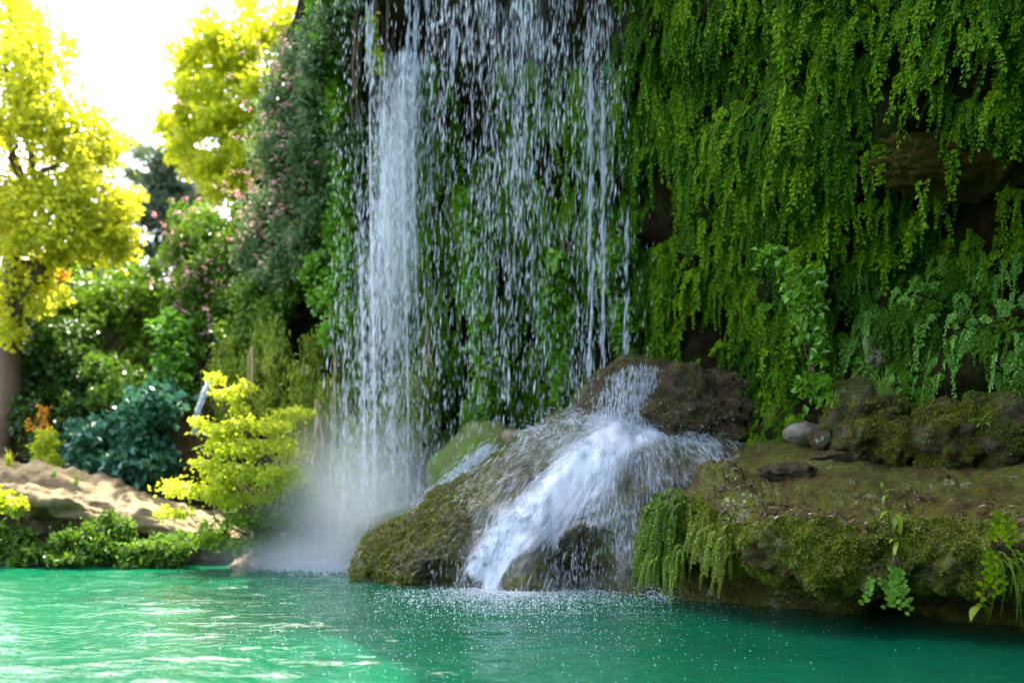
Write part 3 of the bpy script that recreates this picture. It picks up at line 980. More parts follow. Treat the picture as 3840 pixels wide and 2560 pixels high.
shore = thing('shore_rock', 'long tan layered rock slab sloping down to the pool', 'rock', (-6, 17.5, 0))
mesh_np('stone', local(G.reshape(-1, 3), shore), grid_faces(SU, SV), M_tan, shore, smooth=True)


# ------------------------------------------------------------------ plants on the far side
def shrub(name, label, blobs, n, mat, L, Wd, root, group=None, cat='shrub', sub=14, sig=0.2, stems=5, barkmat=None, bias=(0, 0, -0.3), r0=0.04, part='foliage', flat=1.0):
    """blobs in photo places with a real distance: (px, py, d, rx px, rz px, depth m)"""
    B = []
    for (px, py, d, rx, rz, ry) in blobs:
        rz = rz * flat
        d = min(d, cliff_d(px, py) - 0.5 * ry)
        B.append((W(px, py, d), rx * d / FPX, ry, rz * d / FPX))
    root = np.array(root, float)
    o = thing(name, label, cat, root, group)
    P, ct = cluster_points(B, n, sub, sig)
    leaf_cloud(part, local(P, o), mat, o, L, Wd, bias, clump_tint=ct)
    for q in range(stems):
        bb = B[q % len(B)]
        e = bb[0] + rng.normal(size=3) * 0.3 * np.array(bb[1:])
        tube('stem', bend((0, 0, 0), e - root, 0.04, 8), r0, r0 * 0.25, barkmat or M_bark, o, 5)
    return o


def tree(name, label, blobs, n, mat, L, Wd, base, fork, r0, group=None, sub=16, sig=0.2, limbs=9, cat='tree'):
    B = [(W(px, py, d), rx * d / FPX, ry, rz * d / FPX) for (px, py, d, rx, rz, ry) in blobs]
    base, fork = np.array(base, float), np.array(fork, float)
    o = thing(name, label, cat, base, group)
    tr = tube('trunk', bend((0, 0, 0), fork - base, 0, 10, 0.015), r0, r0 * 0.6, M_bark, o, 10)
    for q in range(min(limbs, len(B))):
        e = B[q][0]
        a = fork + (fork - base) * rng.uniform(-0.25, 0.05)
        tube('limb', bend(a - base, e - base, 0.05, 9, 0.03), r0 * 0.42, r0 * 0.08, M_bark, o, 6)
    P, ct = cluster_points(B, n, sub, sig)
    leaf_cloud('crown', local(P, o), mat, o, L, Wd, clump_tint=ct)
    return o


tree('plane_tree', 'tall sunlit yellow-green tree at the edge with bare trunk beside the pool',
     [(20, 120, 23, 130, 150, 1.2), (130, 330, 22.5, 180, 170, 1.2), (20, 480, 22, 150, 150, 1.1), (250, 520, 22.5, 150, 140, 1.1), (390, 560, 23, 110, 110, 0.9), (120, 720, 22, 180, 150, 1.1),
      (330, 760, 22.5, 150, 130, 1.0), (450, 830, 22.5, 80, 100, 0.8), (40, 900, 21.8, 150, 140, 1.0), (230, 930, 22, 140, 90, 0.9), (430, 920, 22.5, 90, 60, 0.7), (100, 1090, 22, 150, 90, 0.9), (30, 1230, 21.5, 60, 70, 0.5), (470, 740, 22.8, 60, 70, 0.7), (300, 640, 22.4, 120, 100, 0.9), (180, 180, 23, 90, 120, 0.9), (60, 30, 23, 90, 80, 0.9), (370, 860, 22.3, 120, 70, 0.8), (200, 830, 21.8, 150, 110, 0.9), (-200, 300, 23, 200, 300, 1.5), (-180, 800, 22, 180, 260, 1.3)],
     24000, M_yellow, 0.15, 0.12, (-11.1, 21.8, 0.3), (-11.0, 22, 6.2), 0.32, limbs=13)
tree('poplar_tree', 'bright yellow sunlit tree rising behind the pink oleander on the cliff',
     [(720, 240, 29, 90, 90, 1.2), (830, 150, 29, 120, 90, 1.3), (960, 110, 29, 120, 100, 1.3), (1080, 170, 29, 100, 120, 1.2), (900, 300, 28.5, 150, 110, 1.3), (760, 420, 28.5, 120, 90, 1.2), (1010, 420, 28, 130, 120, 1.2),
      (860, 530, 28, 150, 110, 1.2), (700, 540, 28.5, 90, 80, 1.0), (1000, 600, 27.5, 110, 90, 1.0), (800, 650, 28, 120, 80, 1.0), (880, 740, 27.5, 90, 70, 0.9), (640, 480, 29, 50, 70, 0.8), (1120, 300, 28, 80, 110, 1.0), (1100, 60, 29, 90, 70, 1.0), (1090, 520, 27.5, 70, 90, 0.9), (940, 690, 27, 90, 80, 0.8)],
     20000, M_yellow2, 0.18, 0.14, (-7.0, 28.5, 4.0), (-7.0, 28.5, 8.6), 0.24, limbs=12)
tree('pine_tree', 'grey-green tree standing in the gap between the two yellow trees',
     [(640, 620, 37, 110, 60, 1.3), (580, 720, 37, 90, 80, 1.3), (690, 740, 37, 120, 80, 1.3), (600, 850, 37, 110, 90, 1.3), (720, 860, 37, 90, 80, 1.3), (560, 930, 37, 70, 60, 1.2), (680, 960, 37, 120, 60, 1.3), (670, 500, 37, 50, 50, 0.8), (700, 370, 37, 35, 70, 0.6)],
     9000, M_pine, 0.26, 0.12, (-12.4, 37, 2.0), (-12.2, 37, 10.5), 0.25, sub=12, limbs=8)
tree('pine_tree', 'pale wispy distant pine seen over the edge of the yellow tree',
     [(545, 560, 46, 60, 30, 1.2), (480, 540, 46, 60, 35, 1.2), (540, 580, 46, 50, 30, 1.0), (500, 650, 46, 70, 40, 1.2), (560, 720, 46, 60, 40, 1.2)],
     1500, M_pinepale, 0.28, 0.12, (-18.4, 46, 2.0), (-18.2, 46, 14), 0.22, sub=8, limbs=5)

shrub('dark_shrub', 'dark green shrub covering the cliff foot behind the bare trunk',
      [(180, 1300, 23, 140, 110, 0.8), (90, 1450, 22.5, 90, 130, 0.7), (260, 1420, 23, 120, 110, 0.8), (150, 1600, 22, 120, 110, 0.7), (100, 1120, 26, 170, 130, 0.8), (260, 1050, 27, 130, 120, 0.8), (330, 980, 28, 90, 90, 0.8), (20, 1300, 24, 120, 130, 0.7), (420, 1000, 28, 90, 80, 0.8), (300, 1580, 22.5, 100, 120, 0.7)], 15000, M_dark, 0.17, 0.12, W(180, 1740, 22.5))
shrub('round_shrub', 'rounded mid-green shrub on the cliff below the grey-green tree',
      [(420, 1050, 26, 110, 70, 0.9), (330, 1140, 25, 120, 80, 0.9), (500, 1150, 25, 120, 90, 0.9), (400, 1260, 24.5, 120, 80, 0.8), (560, 1060, 26, 90, 80, 0.8), (240, 1180, 25, 90, 80, 0.8), (450, 1380, 24, 100, 70, 0.7), (590, 1200, 25, 60, 90, 0.7)], 9500, M_mid, 0.17, 0.11, W(430, 1560, 24.5))
shrub('leafy_bough', 'light green leafy boughs hanging before the brown hollow',
      [(390, 1385, 22.5, 80, 45, 0.5), (450, 1470, 22, 100, 45, 0.5), (520, 1440, 22, 60, 40, 0.5), (380, 1500, 22, 50, 40, 0.4)], 2400, M_mid, 0.16, 0.10, W(560, 1600, 22.8), stems=4)
shrub('fig_shrub', 'blue-green broad-leaved shrub low behind the tan rock slab',
      [(430, 1640, 20.2, 110, 90, 0.7), (540, 1600, 20, 110, 100, 0.7), (620, 1520, 20.2, 80, 80, 0.6), (350, 1720, 20.2, 90, 80, 0.7), (480, 1760, 19.8, 130, 90, 0.7), (580, 1720, 19.8, 80, 90, 0.6), (300, 1660, 20.5, 50, 60, 0.5)], 6000, M_fig, 0.19, 0.16, W(470, 1880, 20))
shrub('ivy_vine', 'green ivy vine hanging in front of the brown cliff hollow',
      [(640, 1240, 21.5, 60, 60, 0.4), (680, 1310, 21.3, 75, 60, 0.4), (650, 1390, 21, 60, 60, 0.4), (690, 1460, 21, 50, 60, 0.4), (720, 1500, 21, 30, 50, 0.3)], 2800, M_ivy, 0.15, 0.13, W(660, 1150, 22.3), cat='vine', stems=3)
for blobs, n, lab, fl in [
    ([(1150, 260, 22, 110, 120, 0.7), (1080, 420, 22, 110, 130, 0.8), (1180, 520, 21.5, 100, 140, 0.8), (1040, 620, 22, 110, 120, 0.8), (1160, 740, 21.3, 110, 120, 0.7), (1020, 820, 22, 110, 110, 0.8), (1120, 930, 21.2, 110, 110, 0.7), (960, 960, 22, 90, 90, 0.7), (1040, 1060, 21.3, 110, 80, 0.7)], 15000,
     'big grey-green oleander with pink blossoms cascading down the cliff beside the fall',
     [(1080, 160, 60), (1040, 260, 90), (1100, 330, 60), (1010, 480, 60), (1130, 500, 60), (960, 640, 110), (1000, 700, 80), (930, 770, 80), (1090, 700, 50), (960, 870, 50), (1010, 960, 40), (1060, 800, 40)]),
    ([(720, 830, 24, 80, 80, 0.7), (800, 880, 23.5, 90, 90, 0.7), (690, 950, 24, 80, 80, 0.7), (800, 1010, 23, 100, 90, 0.7), (720, 1090, 23, 90, 90, 0.7), (830, 1130, 22.5, 90, 90, 0.7), (900, 900, 23, 90, 110, 0.7), (740, 1220, 22.5, 90, 90, 0.6), (680, 1150, 23, 50, 80, 0.5)], 11000,
     'green oleander dotted with pink blossoms below the bright yellow tree',
     [(690, 780, 50), (620, 850, 40), (720, 870, 50), (650, 980, 40), (700, 1060, 50), (760, 1010, 40), (680, 1120, 40), (800, 940, 40), (740, 1190, 40), (720, 1060, 40), (830, 1040, 40)])]:
    sh = shrub('oleander_bush', lab, blobs, n, M_olive if n > 12000 else M_mid, 0.17, 0.06, W(blobs[-1][0], blobs[-1][1] + 120, blobs[-1][2] + 0.6), group='oleander bushes on the cliff', cat='bush', stems=6)
    for (px, py, rad) in fl:
        q_ = min(blobs, key=lambda q: (q[0] - px) ** 2 + (q[1] - py) ** 2)
        d = min(q_[2], cliff_d(q_[0], q_[1]) - 0.5 * q_[5]) - 0.75
        c = W(px, py, d)
        k_ = int(3 + rad * 0.17)
        P = c + rng.normal(size=(k_, 3)) * np.array([rad * d / FPX * 0.9, 0.15, rad * d / FPX * 0.9])
        P = np.repeat(P, 5, 0) + rng.normal(size=(k_ * 5, 3)) * 0.028
        leaf_cloud('blossom', local(P, sh), M_pink, sh, 0.06, 0.05, (0, -0.6, 0.2))
shrub('ivy_vine', 'bright green ivy climbing high on the cliff left of the hanging roots',
      [(1180, 60, 20.5, 60, 80, 0.4), (1240, 150, 20, 70, 100, 0.4), (1200, 330, 20, 60, 110, 0.4), (1280, 380, 19.5, 50, 120, 0.4), (1300, 560, 19.5, 50, 100, 0.4), (1150, 420, 20.6, 40, 80, 0.4), (1270, 20, 20, 80, 60, 0.5)], 8000, M_ivy, 0.13, 0.10, W(1240, 700, 20.4), cat='vine', stems=4)
shrub('ivy_vine', 'bright ivy hanging down the cliff edge beside the white plume',
      [(1310, 720, 19, 60, 90, 0.4), (1270, 860, 19, 70, 90, 0.4), (1330, 960, 18.6, 60, 90, 0.4), (1280, 1080, 18.6, 70, 90, 0.4), (1330, 1190, 18.4, 60, 80, 0.4), (1270, 1260, 18.6, 60, 60, 0.4), (1200, 1010, 19.5, 60, 60, 0.4), (1220, 1120, 19.2, 50, 50, 0.4)], 8000, M_ivy, 0.12, 0.10, W(1300, 640, 19.6), cat='vine', stems=4)
shrub('cliff_bush', 'olive-green bush drooping over the cave mouth in the cliff',
      [(930, 1110, 21.5, 80, 70, 0.5), (1020, 1180, 21, 80, 60, 0.5), (940, 1230, 21, 70, 70, 0.5), (860, 1260, 21.5, 60, 80, 0.5), (1090, 1080, 20.8, 60, 60, 0.5), (980, 1310, 21, 60, 50, 0.4)], 5200, M_mid, 0.13, 0.07, W(960, 1380, 21.8), cat='bush')
shrub('cliff_bush', 'dark grey-green bush crowning the cliff edge beside the hanging roots',
      [(1290, 60, 20.6, 90, 110, 0.5), (1230, 240, 20.8, 90, 110, 0.5), (1290, 430, 20.2, 70, 120, 0.5), (1190, 120, 21.2, 70, 100, 0.5), (1200, 420, 21, 80, 100, 0.5), (1250, 620, 20.6, 80, 90, 0.5), (1230, 780, 20.4, 80, 90, 0.5), (1180, 900, 20.6, 80, 80, 0.5)], 15000, M_olive, 0.14, 0.07, W(1260, 900, 21.4), cat='bush')
for (bx_, by_, bz_, lab) in [(-5.1, 20.8, 13.6, 'low unseen leafy tree added above the lime shrub to break the cliff shadow'), (-4.5, 20.8, 13.6, 'unseen leafy tree added above the white plume to break the cliff shadow'), (-3.7, 20.3, 16.2, 'unseen leafy tree added left of the curtain of drops to break the cliff shadow'), (-2.8, 19.9, 18.8, 'tall unseen leafy tree added above the curtain of drops to break the cliff shadow')]:
    t0_ = thing('added_shade_tree', lab, 'tree', (bx_, by_, bz_ - 1.6), 'unseen trees added to soften the cliff shadow')  # crowns added out of view to soften the cliff's shadow edge on the water
    tube('trunk', bend((0, 0, 0), (0.1, 0, 2.2), 0, 8, 0.02), 0.16, 0.09, M_bark, t0_, 8)
    bl_ = [(np.array([rng.normal(0, 1.0), rng.normal(0, 0.7), 2.0 + rng.normal(0, 0.9)]), 0.8, 0.8, 0.6) for _ in range(11)]
    pp_, ct_ = cluster_points(bl_, 1500, 9, 0.3)
    leaf_cloud('crown', pp_, M_mid, t0_, 0.16, 0.11, clump_tint=ct_)
# ivy on the wall behind the falling water
shrub('ivy_vine', 'ivy column with pale glinting leaves hanging behind the curtain of drops',
      [(1740, 800, 17.2, 40, 80, 0.25), (1790, 900, 17.2, 60, 80, 0.25), (1790, 1060, 17.2, 55, 100, 0.25), (1810, 1250, 17.3, 55, 110, 0.25), (1850, 1420, 17.3, 60, 100, 0.25), (1800, 1530, 17.4, 60, 70, 0.25)], 5200, M_ivy, 0.12, 0.10, W(1780, 700, 17.6), cat='vine', stems=3)
shrub('ivy_vine', 'glossy ivy trail hanging left of the knob boulder behind the drops',
      [(2080, 1050, 16.4, 50, 100, 0.25), (2100, 1250, 16.4, 50, 110, 0.25), (2110, 1430, 16.4, 45, 90, 0.25), (2060, 1180, 16.5, 40, 80, 0.25), (2300, 1000, 15.9, 50, 90, 0.25), (2330, 1200, 15.9, 50, 90, 0.25)], 4600, M_ivy, 0.12, 0.10, W(2120, 900, 16.8), cat='vine', stems=3)
shrub('bramble', 'broad-leaved plant with glossy leaves growing low on the fern wall',
      [(3000, 1080, 12.4, 70, 70, 0.15), (3040, 1200, 12.4, 60, 80, 0.15), (2900, 960, 12.6, 60, 50, 0.15), (3080, 1300, 12.3, 50, 60, 0.15), (3060, 1450, 12.5, 70, 60, 0.15)], 420, M_ivy, 0.13, 0.10, W(3040, 1380, 13.2), cat='plant', stems=5, r0=0.012, part='foliage')

# yellow-green shrub in the sun before the fall
shrub('lime_shrub', 'sunlit lime-yellow shrub on the shore in front of the mossy cliff',
      [(800, 1420, 16.6, 30, 30, 0.25), (850, 1480, 16.5, 50, 35, 0.3), (920, 1450, 16.6, 40, 30, 0.25), (900, 1530, 16.5, 40, 30, 0.3), (740, 1590, 16.4, 50, 25, 0.3), (840, 1610, 16.3, 90, 45, 0.4), (980, 1600, 16.3, 110, 45, 0.45), (1110, 1550, 16.5, 80, 25, 0.3), (900, 1680, 16.2, 110, 50, 0.5), (1040, 1680, 16.3, 90, 50, 0.5),
       (760, 1740, 16.2, 60, 25, 0.35), (850, 1770, 16.1, 100, 50, 0.5), (980, 1780, 16.2, 120, 55, 0.5), (680, 1830, 16.1, 80, 35, 0.35), (790, 1850, 16.0, 100, 45, 0.4), (920, 1870, 16.1, 110, 45, 0.45), (640, 1920, 15.9, 60, 30, 0.3), (1060, 1800, 16.4, 70, 60, 0.4)],
      6800, M_shrubyel, 0.085, 0.055, W(1010, 2080, 16.8), stems=22, sub=14, sig=0.24, r0=0.022, flat=0.8)
shrub('pale_shrub', 'pale grey-green shrub leaning over the water below the lime shrub',
      [(960, 1960, 16.4, 110, 50, 0.4), (1080, 1940, 16.8, 90, 60, 0.4), (1000, 2040, 16.5, 90, 40, 0.4), (860, 2040, 16.3, 80, 35, 0.35), (780, 2000, 16.3, 60, 40, 0.35), (1140, 1860, 17.2, 70, 80, 0.4)], 5200, M_mid, 0.10, 0.05, W(1020, 2110, 16.9), stems=9, r0=0.018)
for i, (blobs, n, lab) in enumerate([
    ([(40, 2040, 17.0, 90, 60, 0.4), (120, 2080, 16.8, 80, 40, 0.35), (-60, 2030, 17, 80, 70, 0.4)], 3200, 'dense green fern bush at the waterline under the high end of the tan slab'),
    ([(230, 2060, 16.9, 70, 40, 0.35), (320, 2020, 16.9, 90, 50, 0.4), (400, 2050, 16.8, 90, 50, 0.4), (350, 1985, 17.0, 50, 30, 0.3), (420, 1950, 17, 40, 45, 0.3), (300, 2090, 16.7, 100, 25, 0.35)], 4200, 'bright green shrub at the waterline under the middle of the tan slab'),
    ([(520, 2070, 16.7, 80, 35, 0.35), (600, 2050, 16.7, 70, 40, 0.35), (680, 2040, 16.7, 70, 40, 0.35), (560, 2100, 16.6, 110, 20, 0.3), (470, 1985, 16.9, 30, 50, 0.2)], 3000, 'low dark green shrub under the thin end of the tan slab')]):
    shrub('waterside_shrub', lab, blobs, n, M_mid if i < 2 else M_grass, 0.12, 0.05, W(blobs[0][0], 2125, 17.0), group='shrubs along the waterline', stems=4, r0=0.015)
shrub('autumn_sprig', 'small orange-leaved shrub behind the tan slab near the trunk',
      [(160, 1540, 20.5, 22, 30, 0.2), (170, 1590, 20.5, 25, 30, 0.2), (130, 1600, 20.5, 25, 30, 0.25)], 80, M_orange, 0.10, 0.08, W(170, 1760, 20.3), stems=3, r0=0.012)
shrub('red_leaved_shrub', 'shrub with reddish autumn leaves under the yellow tree',
      [(190, 1030, 24, 50, 18, 0.3), (150, 1010, 24, 40, 20, 0.3)], 420, M_orange, 0.13, 0.10, W(190, 1180, 24.5), stems=3)
shrub('sapling', 'yellow-green sapling with sunlit leaves before the dark shrub',
      [(190, 1650, 20, 45, 45, 0.25), (150, 1700, 20, 40, 50, 0.25), (205, 1720, 19.8, 30, 30, 0.2)], 600, M_shrubyel, 0.10, 0.07, W(170, 1800, 19.6), stems=3, r0=0.012)
shrub('rock_plant', 'yellow and green leafy plant growing on the face of the tan slab',
      [(20, 1880, 16.8, 40, 45, 0.2), (60, 1900, 16.8, 40, 40, 0.2)], 420, M_shrubyel, 0.10, 0.08, W(45, 1960, 17.2), stems=3, r0=0.012, cat='plant')


def grass_tuft(label, base, n, h, mat, group=None, lean=0.35, wd=0.012):
    o = thing('grass_tuft', label, 'grass', base, group)
    for q in range(n):
        a = rng.uniform(0, 2 * np.pi)
        l_ = h * rng.uniform(0.6, 1.15)
        t_ = np.linspace(0, 1, 5)[:, None]
        dr = np.array([math.cos(a), math.sin(a), 0]) * lean * l_ * rng.uniform(0.2, 1.2)
        c = np.array([0, 0, 1.0]) * l_ * t_ * (1 - 0.25 * t_) + dr * t_**1.8
        sd = np.array([-math.sin(a), math.cos(a), 0]) * wd * (1 - t_ * 0.92) * rng.uniform(0.7, 1.2)
        V = np.concatenate([c + sd, c - sd])
        F = np.array([[i, i + 1, i + 6, i + 5] for i in range(4)])
        mesh_np('blade', V + rng.normal(size=3) * [0.03, 0.03, 0], F, mat, o, tint=rng.random() * np.ones(4))
    return o


for (px, py, n, h, lab, mt) in [
    (35, 1735, 20, 0.42, 'golden backlit grass tuft on the crest of the tan slab by the trunk', M_shrubyel),
    (200, 1775, 10, 0.25, 'small light green tuft in the middle of the slab crest', M_grass),
    (285, 1800, 12, 0.28, 'green tuft on the slab crest below the blue-green shrub', M_grass),
    (150, 1825, 14, 0.22, 'dull olive tuft lying in a crack of the tan slab', M_mid),
    (475, 1900, 12, 0.22, 'tuft in a crack towards the thin end of the tan slab', M_mid)]:
    grass_tuft(lab, W(px, py + 12, 17.9), n, h, mt, 'grass tufts on the tan slab', 0.5, 0.014)

# moss slopes and pale roots behind the plume
shrub('moss_slope', 'mossy rock slope coloured as if sunlit on the cliff between cave mouth and plume',
      [(1180, 1300, 19.9, 40, 60, 0.3), (1150, 1440, 19.6, 60, 80, 0.35), (1120, 1580, 19.3, 80, 80, 0.4), (1190, 1620, 19.2, 90, 100, 0.4), (1260, 1500, 19.0, 60, 100, 0.35), (1180, 1800, 18.8, 110, 120, 0.4), (1330, 1700, 18.6, 90, 140, 0.35), (1450, 1650, 18.4, 90, 160, 0.3), (1420, 1850, 18.2, 110, 110, 0.3), (1560, 1500, 18.2, 80, 160, 0.3)],
      15000, M_mosslit, 0.13, 0.04, W(1200, 2080, 19), cat='moss', stems=0, sub=40, sig=0.24, bias=(0.15, -0.2, -2.2))
pr_ = thing('root_curtain', 'pale tan root strands hanging down the mossy slope coloured as if sunlit', 'roots', W(1160, 1400, 18.8))
for (px, y0, y1, r) in [(950, 1300, 1500, 0.05), (935, 1330, 1480, 0.03), (1190, 1500, 1860, 0.05), (1210, 1560, 1900, 0.035), (1255, 1300, 1780, 0.03), (1600, 1150, 1520, 0.035), (1610, 1250, 1500, 0.03), (1150, 1600, 1800, 0.03)]:
    a, b_ = W(px, y0, 18.6), W(px + rng.uniform(-10, 25), y1, 18.5)
    tube('root', bend(a, b_, 0, 12, 0.01) - np.array(pr_.location), r, r * 0.35, M_rootpale, pr_, 6)

# brown earth bank with the thin trickle
boulder('earth_bank', 'brown bare earth bank beside the thin trickle of water', W(690, 1660, 21.2), (0.62, 0.6, 1.05), M_earth, 5, 0.2, 1.3, 8.0, cat='bank')
shrub('moss_slope', 'green hanging moss on the cliff beside the thin trickle',
      [(860, 1330, 21.0, 50, 60, 0.3), (850, 1440, 20.9, 60, 80, 0.3), (880, 1560, 20.8, 60, 80, 0.3), (960, 1400, 20.6, 50, 90, 0.3), (1000, 1250, 20.6, 60, 60, 0.3), (1050, 1350, 20.2, 50, 80, 0.3), (1010, 1500, 20.2, 60, 80, 0.3)],
      8000, M_mosslit, 0.14, 0.045, W(880, 1700, 21), cat='moss', stems=0, sub=30, sig=0.24, bias=(0.1, -0.2, -2.2))

# dark hanging roots over the plume
rc = thing('root_curtain', 'dark brown root strands hanging from the cliff lip above the white plume', 'roots', W(1450, -100, 17.2))
for q in range(46):
    px = rng.uniform(1290, 1680)
    y1 = interp(px, [1280, 1340, 1400, 1450, 1500, 1560, 1620, 1700], [330, 480, 640, 480, 330, 260, 420, 260]) * rng.uniform(0.45, 1.08)
    d = rng.uniform(16.9, 17.5)
    a, b_ = W(px, -420, d), W(px + rng.normal(0, 12), y1, d)
    r = rng.uniform(0.012, 0.05)
    tube('root', bend(a, b_, 0, 14, 0.006) - np.array(rc.location), r * 1.5, r * 0.3, M_root, rc, 5)
shrub('trailing_vine', 'small yellow-green vine trailing down one root strand above the plume',
      [(1400, 150, 16.8, 22, 50, 0.1), (1415, 230, 16.8, 25, 40, 0.1), (1395, 80, 16.8, 15, 40, 0.1)], 240, M_shrubyel, 0.10, 0.08, W(1400, -60, 16.9), cat='vine', stems=2, r0=0.01)


# ------------------------------------------------------------------ falling water
def drops(P, D, L, r):
    """three-sided spindle for each drop or thread of water"""
    n = len(P)
    D = unit(D)
    A = unit(np.cross(D, rand_dirs(n)))
    B = np.cross(D, A)
    L = np.broadcast_to(L, (n,))[:, None]
    r = np.broadcast_to(r, (n,))[:, None]
    vs_ = [P - D * L * 0.5]
    for k_ in range(3):
        a = k_ * 2 * np.pi / 3
        vs_.append(P + D * L * 0.12 + (A * math.cos(a) + B * math.sin(a)) * r)
    vs_.append(P + D * L * 0.5)
    V = np.stack(vs_, 1).reshape(-1, 3)
    T = np.array([[0, 1, 2], [0, 2, 3], [0, 3, 1], [4, 2, 1], [4, 3, 2], [4, 1, 3]])
    F = (T[None] + (np.arange(n) * 5)[:, None, None]).reshape(-1, 3)
    return V, F


def fall(name, label, P, L, r, mat=None, spread=0.03):
    D = np.array([[-0.035, 0, -1.0]]) + rng.normal(size=(len(P), 3)) * spread
    V, F = drops(P, D, L, r)
    return tag(mesh_np(name, V, F, mat or M_drop, smooth=True), label, 'waterfall', kind='stuff')


# white plume under the roots
n = 13000
py = 200 + 1900 * rng.beta(1.0, 1.35, n)
wd = interp(py, [150, 300, 700, 1200, 1700, 2150], [60, 85, 100, 125, 150, 175])
cxp = interp(py, [150, 400, 900, 1400, 2150], [1525, 1505, 1470, 1430, 1400])
px = cxp + rng.normal(size=n) * wd * 0.62
px += 7 * np.sin(px * 0.11 + 1.5 * np.sin(py * 0.003)) + 9 * np.sin(px * 0.043)
d = rng.normal(17.0, 0.35, n)
P = np.array([W(a, b_, c) for a, b_, c in zip(px, py, d)])
P = P[P[:, 2] > 0.02]
fall('waterfall', 'dense white plume of water pouring out below the dark hanging roots', P, rng.uniform(0.07, 0.30, len(P)), rng.gamma(1.5, 0.0030, len(P)).clip(0.0015, 0.022))
def sheet(label, cx_f, w_f, y0, y1, d0, lean, sx, sz, gain, m_=60, n_=120, layer=0.0):
    yv = np.linspace(y0, y1, n_)
    u = np.linspace(-1, 1, m_)
    Vv = np.zeros((n_, m_, 3))
    wet_ = np.zeros((n_, m_))
    for i_, y_ in enumerate(yv):
        c_, w_ = cx_f(y_), w_f(y_)
        for j_, q_ in enumerate(u):
            dq = d0 + 0.30 * q_ * q_ + 0.12 * math.sin(7 * q_ + layer * 3) + lean * (y_ - y0) / 1000
            Vv[i_, j_] = W(c_ + q_ * w_, y_, dq)
        e0, e1 = (y_ - y0) / 160, (y1 - y_) / (0.55 * (y1 - y0))
        wet_[i_] = np.clip(1 - u**2, 0, 1) * min(1, e0 + 0.35 * random.random()) * min(1, e1) * gain
    o_ = mesh_np('waterfall', Vv.reshape(-1, 3), grid_faces(n_, m_), M_sheet, smooth=True)
    at_ = o_.data.attributes.new('flow', 'FLOAT_VECTOR', 'POINT')
    fl_ = np.stack([Vv[..., 0] * sx + layer * 13, Vv[..., 2] * sz, 0 * wet_ + layer], -1)
    at_.data.foreach_set('vector', fl_.astype(np.float32).ravel())
    at_ = o_.data.attributes.new('wet', 'FLOAT', 'POINT')
    at_.data.foreach_set('value', wet_.astype(np.float32).ravel())
    return tag(o_, label, 'waterfall', kind='stuff')


sheet('soft white body of the plume below the hanging roots', lambda y: interp(y, [150, 400, 900, 1400, 2150], [1525, 1505, 1470, 1430, 1400]), lambda y: interp(y, [150, 300, 700, 1200, 1700, 2150], [75, 100, 130, 170, 200, 220]), 190, 1900, 16.9, 0, 14.0, 1.1, 1.0)
sheet('inner thread sheet of the plume behind its white body', lambda y: interp(y, [150, 400, 900, 1400, 2150], [1535, 1510, 1480, 1440, 1410]), lambda y: interp(y, [150, 300, 700, 1200, 1700, 2150], [60, 80, 110, 150, 180, 200]), 170, 1800, 17.25, 0, 18.0, 1.4, 1.0, layer=1.7)
sheet('thin veil inside the curtain of drops above the cascade', lambda y: 1990 - 0.03 * y, lambda y: 330, -500, 1100, 15.6, 0, 12.0, 0.9, 0.62, 90, 90, layer=3.1)
# broad curtain of drops
n = 26000
py = -500 + 2150 * rng.random(n) ** 1.25
px = rng.uniform(1610, 2370, n)
q3 = np.stack([px * 0.012, 0 * px, py * 0.0016], -1)
q4 = np.stack([px * 0.045, 0 * px, py * 0.004], -1)
env = np.clip(0.42 + 0.9 * nz(q3, 1.0, 3, 5.0) + 0.5 * nz(q4, 1.0, 2, 9.0), 0.04, 1.0)
env *= 0.55 + 0.6 * np.exp(-((px - 1930) / 110) ** 2) + 0.5 * np.exp(-((px - 2250) / 50) ** 2)
env *= np.where(py < 600, 1.0, np.where(np.abs(px - 2255) < 60, 0.8, np.clip(1.0 - (py - 600) / 700, 0.35, 1)))
px = px + (py - 300) * -0.03
ok = rng.random(n) < env
px, py = px[ok], py[ok]
d = rng.normal(15.4, 0.45, len(px)) + (2000 - px) * 0.0006
P = np.array([W(a, b_, c) for a, b_, c in zip(px, py, d)])
fall('waterfall', 'wide curtain of falling drops and threads in front of the fern wall', P, rng.uniform(0.07, 0.30, len(P)), rng.gamma(1.3, 0.0038, len(P)).clip(0.0015, 0.022))
# sparse outer rain
n = 4200
px, py, d = rng.uniform(1250, 2460, n), rng.uniform(-300, 2050, n), rng.uniform(14.6, 17.8, n)
P = np.array([W(a, b_, c) for a, b_, c in zip(px, py, d)])
fall('waterfall', 'thin scattered rain of drops between the plume and the curtain', P[P[:, 2] > 0.05], 0.12, 0.006)
# bright threads on the right
P = []
for (px, y0, y1, k_) in [(2215, 200, 1450, 110), (2262, 250, 1500, 120), (2350, 800, 1350, 50), (1700, -200, 300, 60), (1395, -300, 320, 60), (1380, -300, 300, 60), (1530, -300, 240, 60), (1560, -300, 300, 50), (1600, -300, 260, 40)]:
    yq = rng.uniform(y0, y1, k_)
    P += [W(px + rng.normal(0, 5), q, 15.2 if px > 2000 else 16.7) for q in yq]
P = np.array(P)
fall('waterfall', 'bright single threads of water standing out against the dark wall', P, rng.uniform(0.15, 0.5, len(P)), rng.uniform(0.007, 0.02, len(P)), spread=0.01)
# thin trickle far left
P = []
for q in range(420):
    t_ = rng.random()
    P.append(W(785 - 55 * math.sin(t_ * 1.5) + rng.normal(0, 5), 1430 + 190 * t_, 20.3))
fall('waterfall', 'thin distant trickle sliding off the brown earth bank', np.array(P), 0.16, 0.012)

# cascade over the dome: threads that follow the rock
wmask = np.zeros((DU, DV))


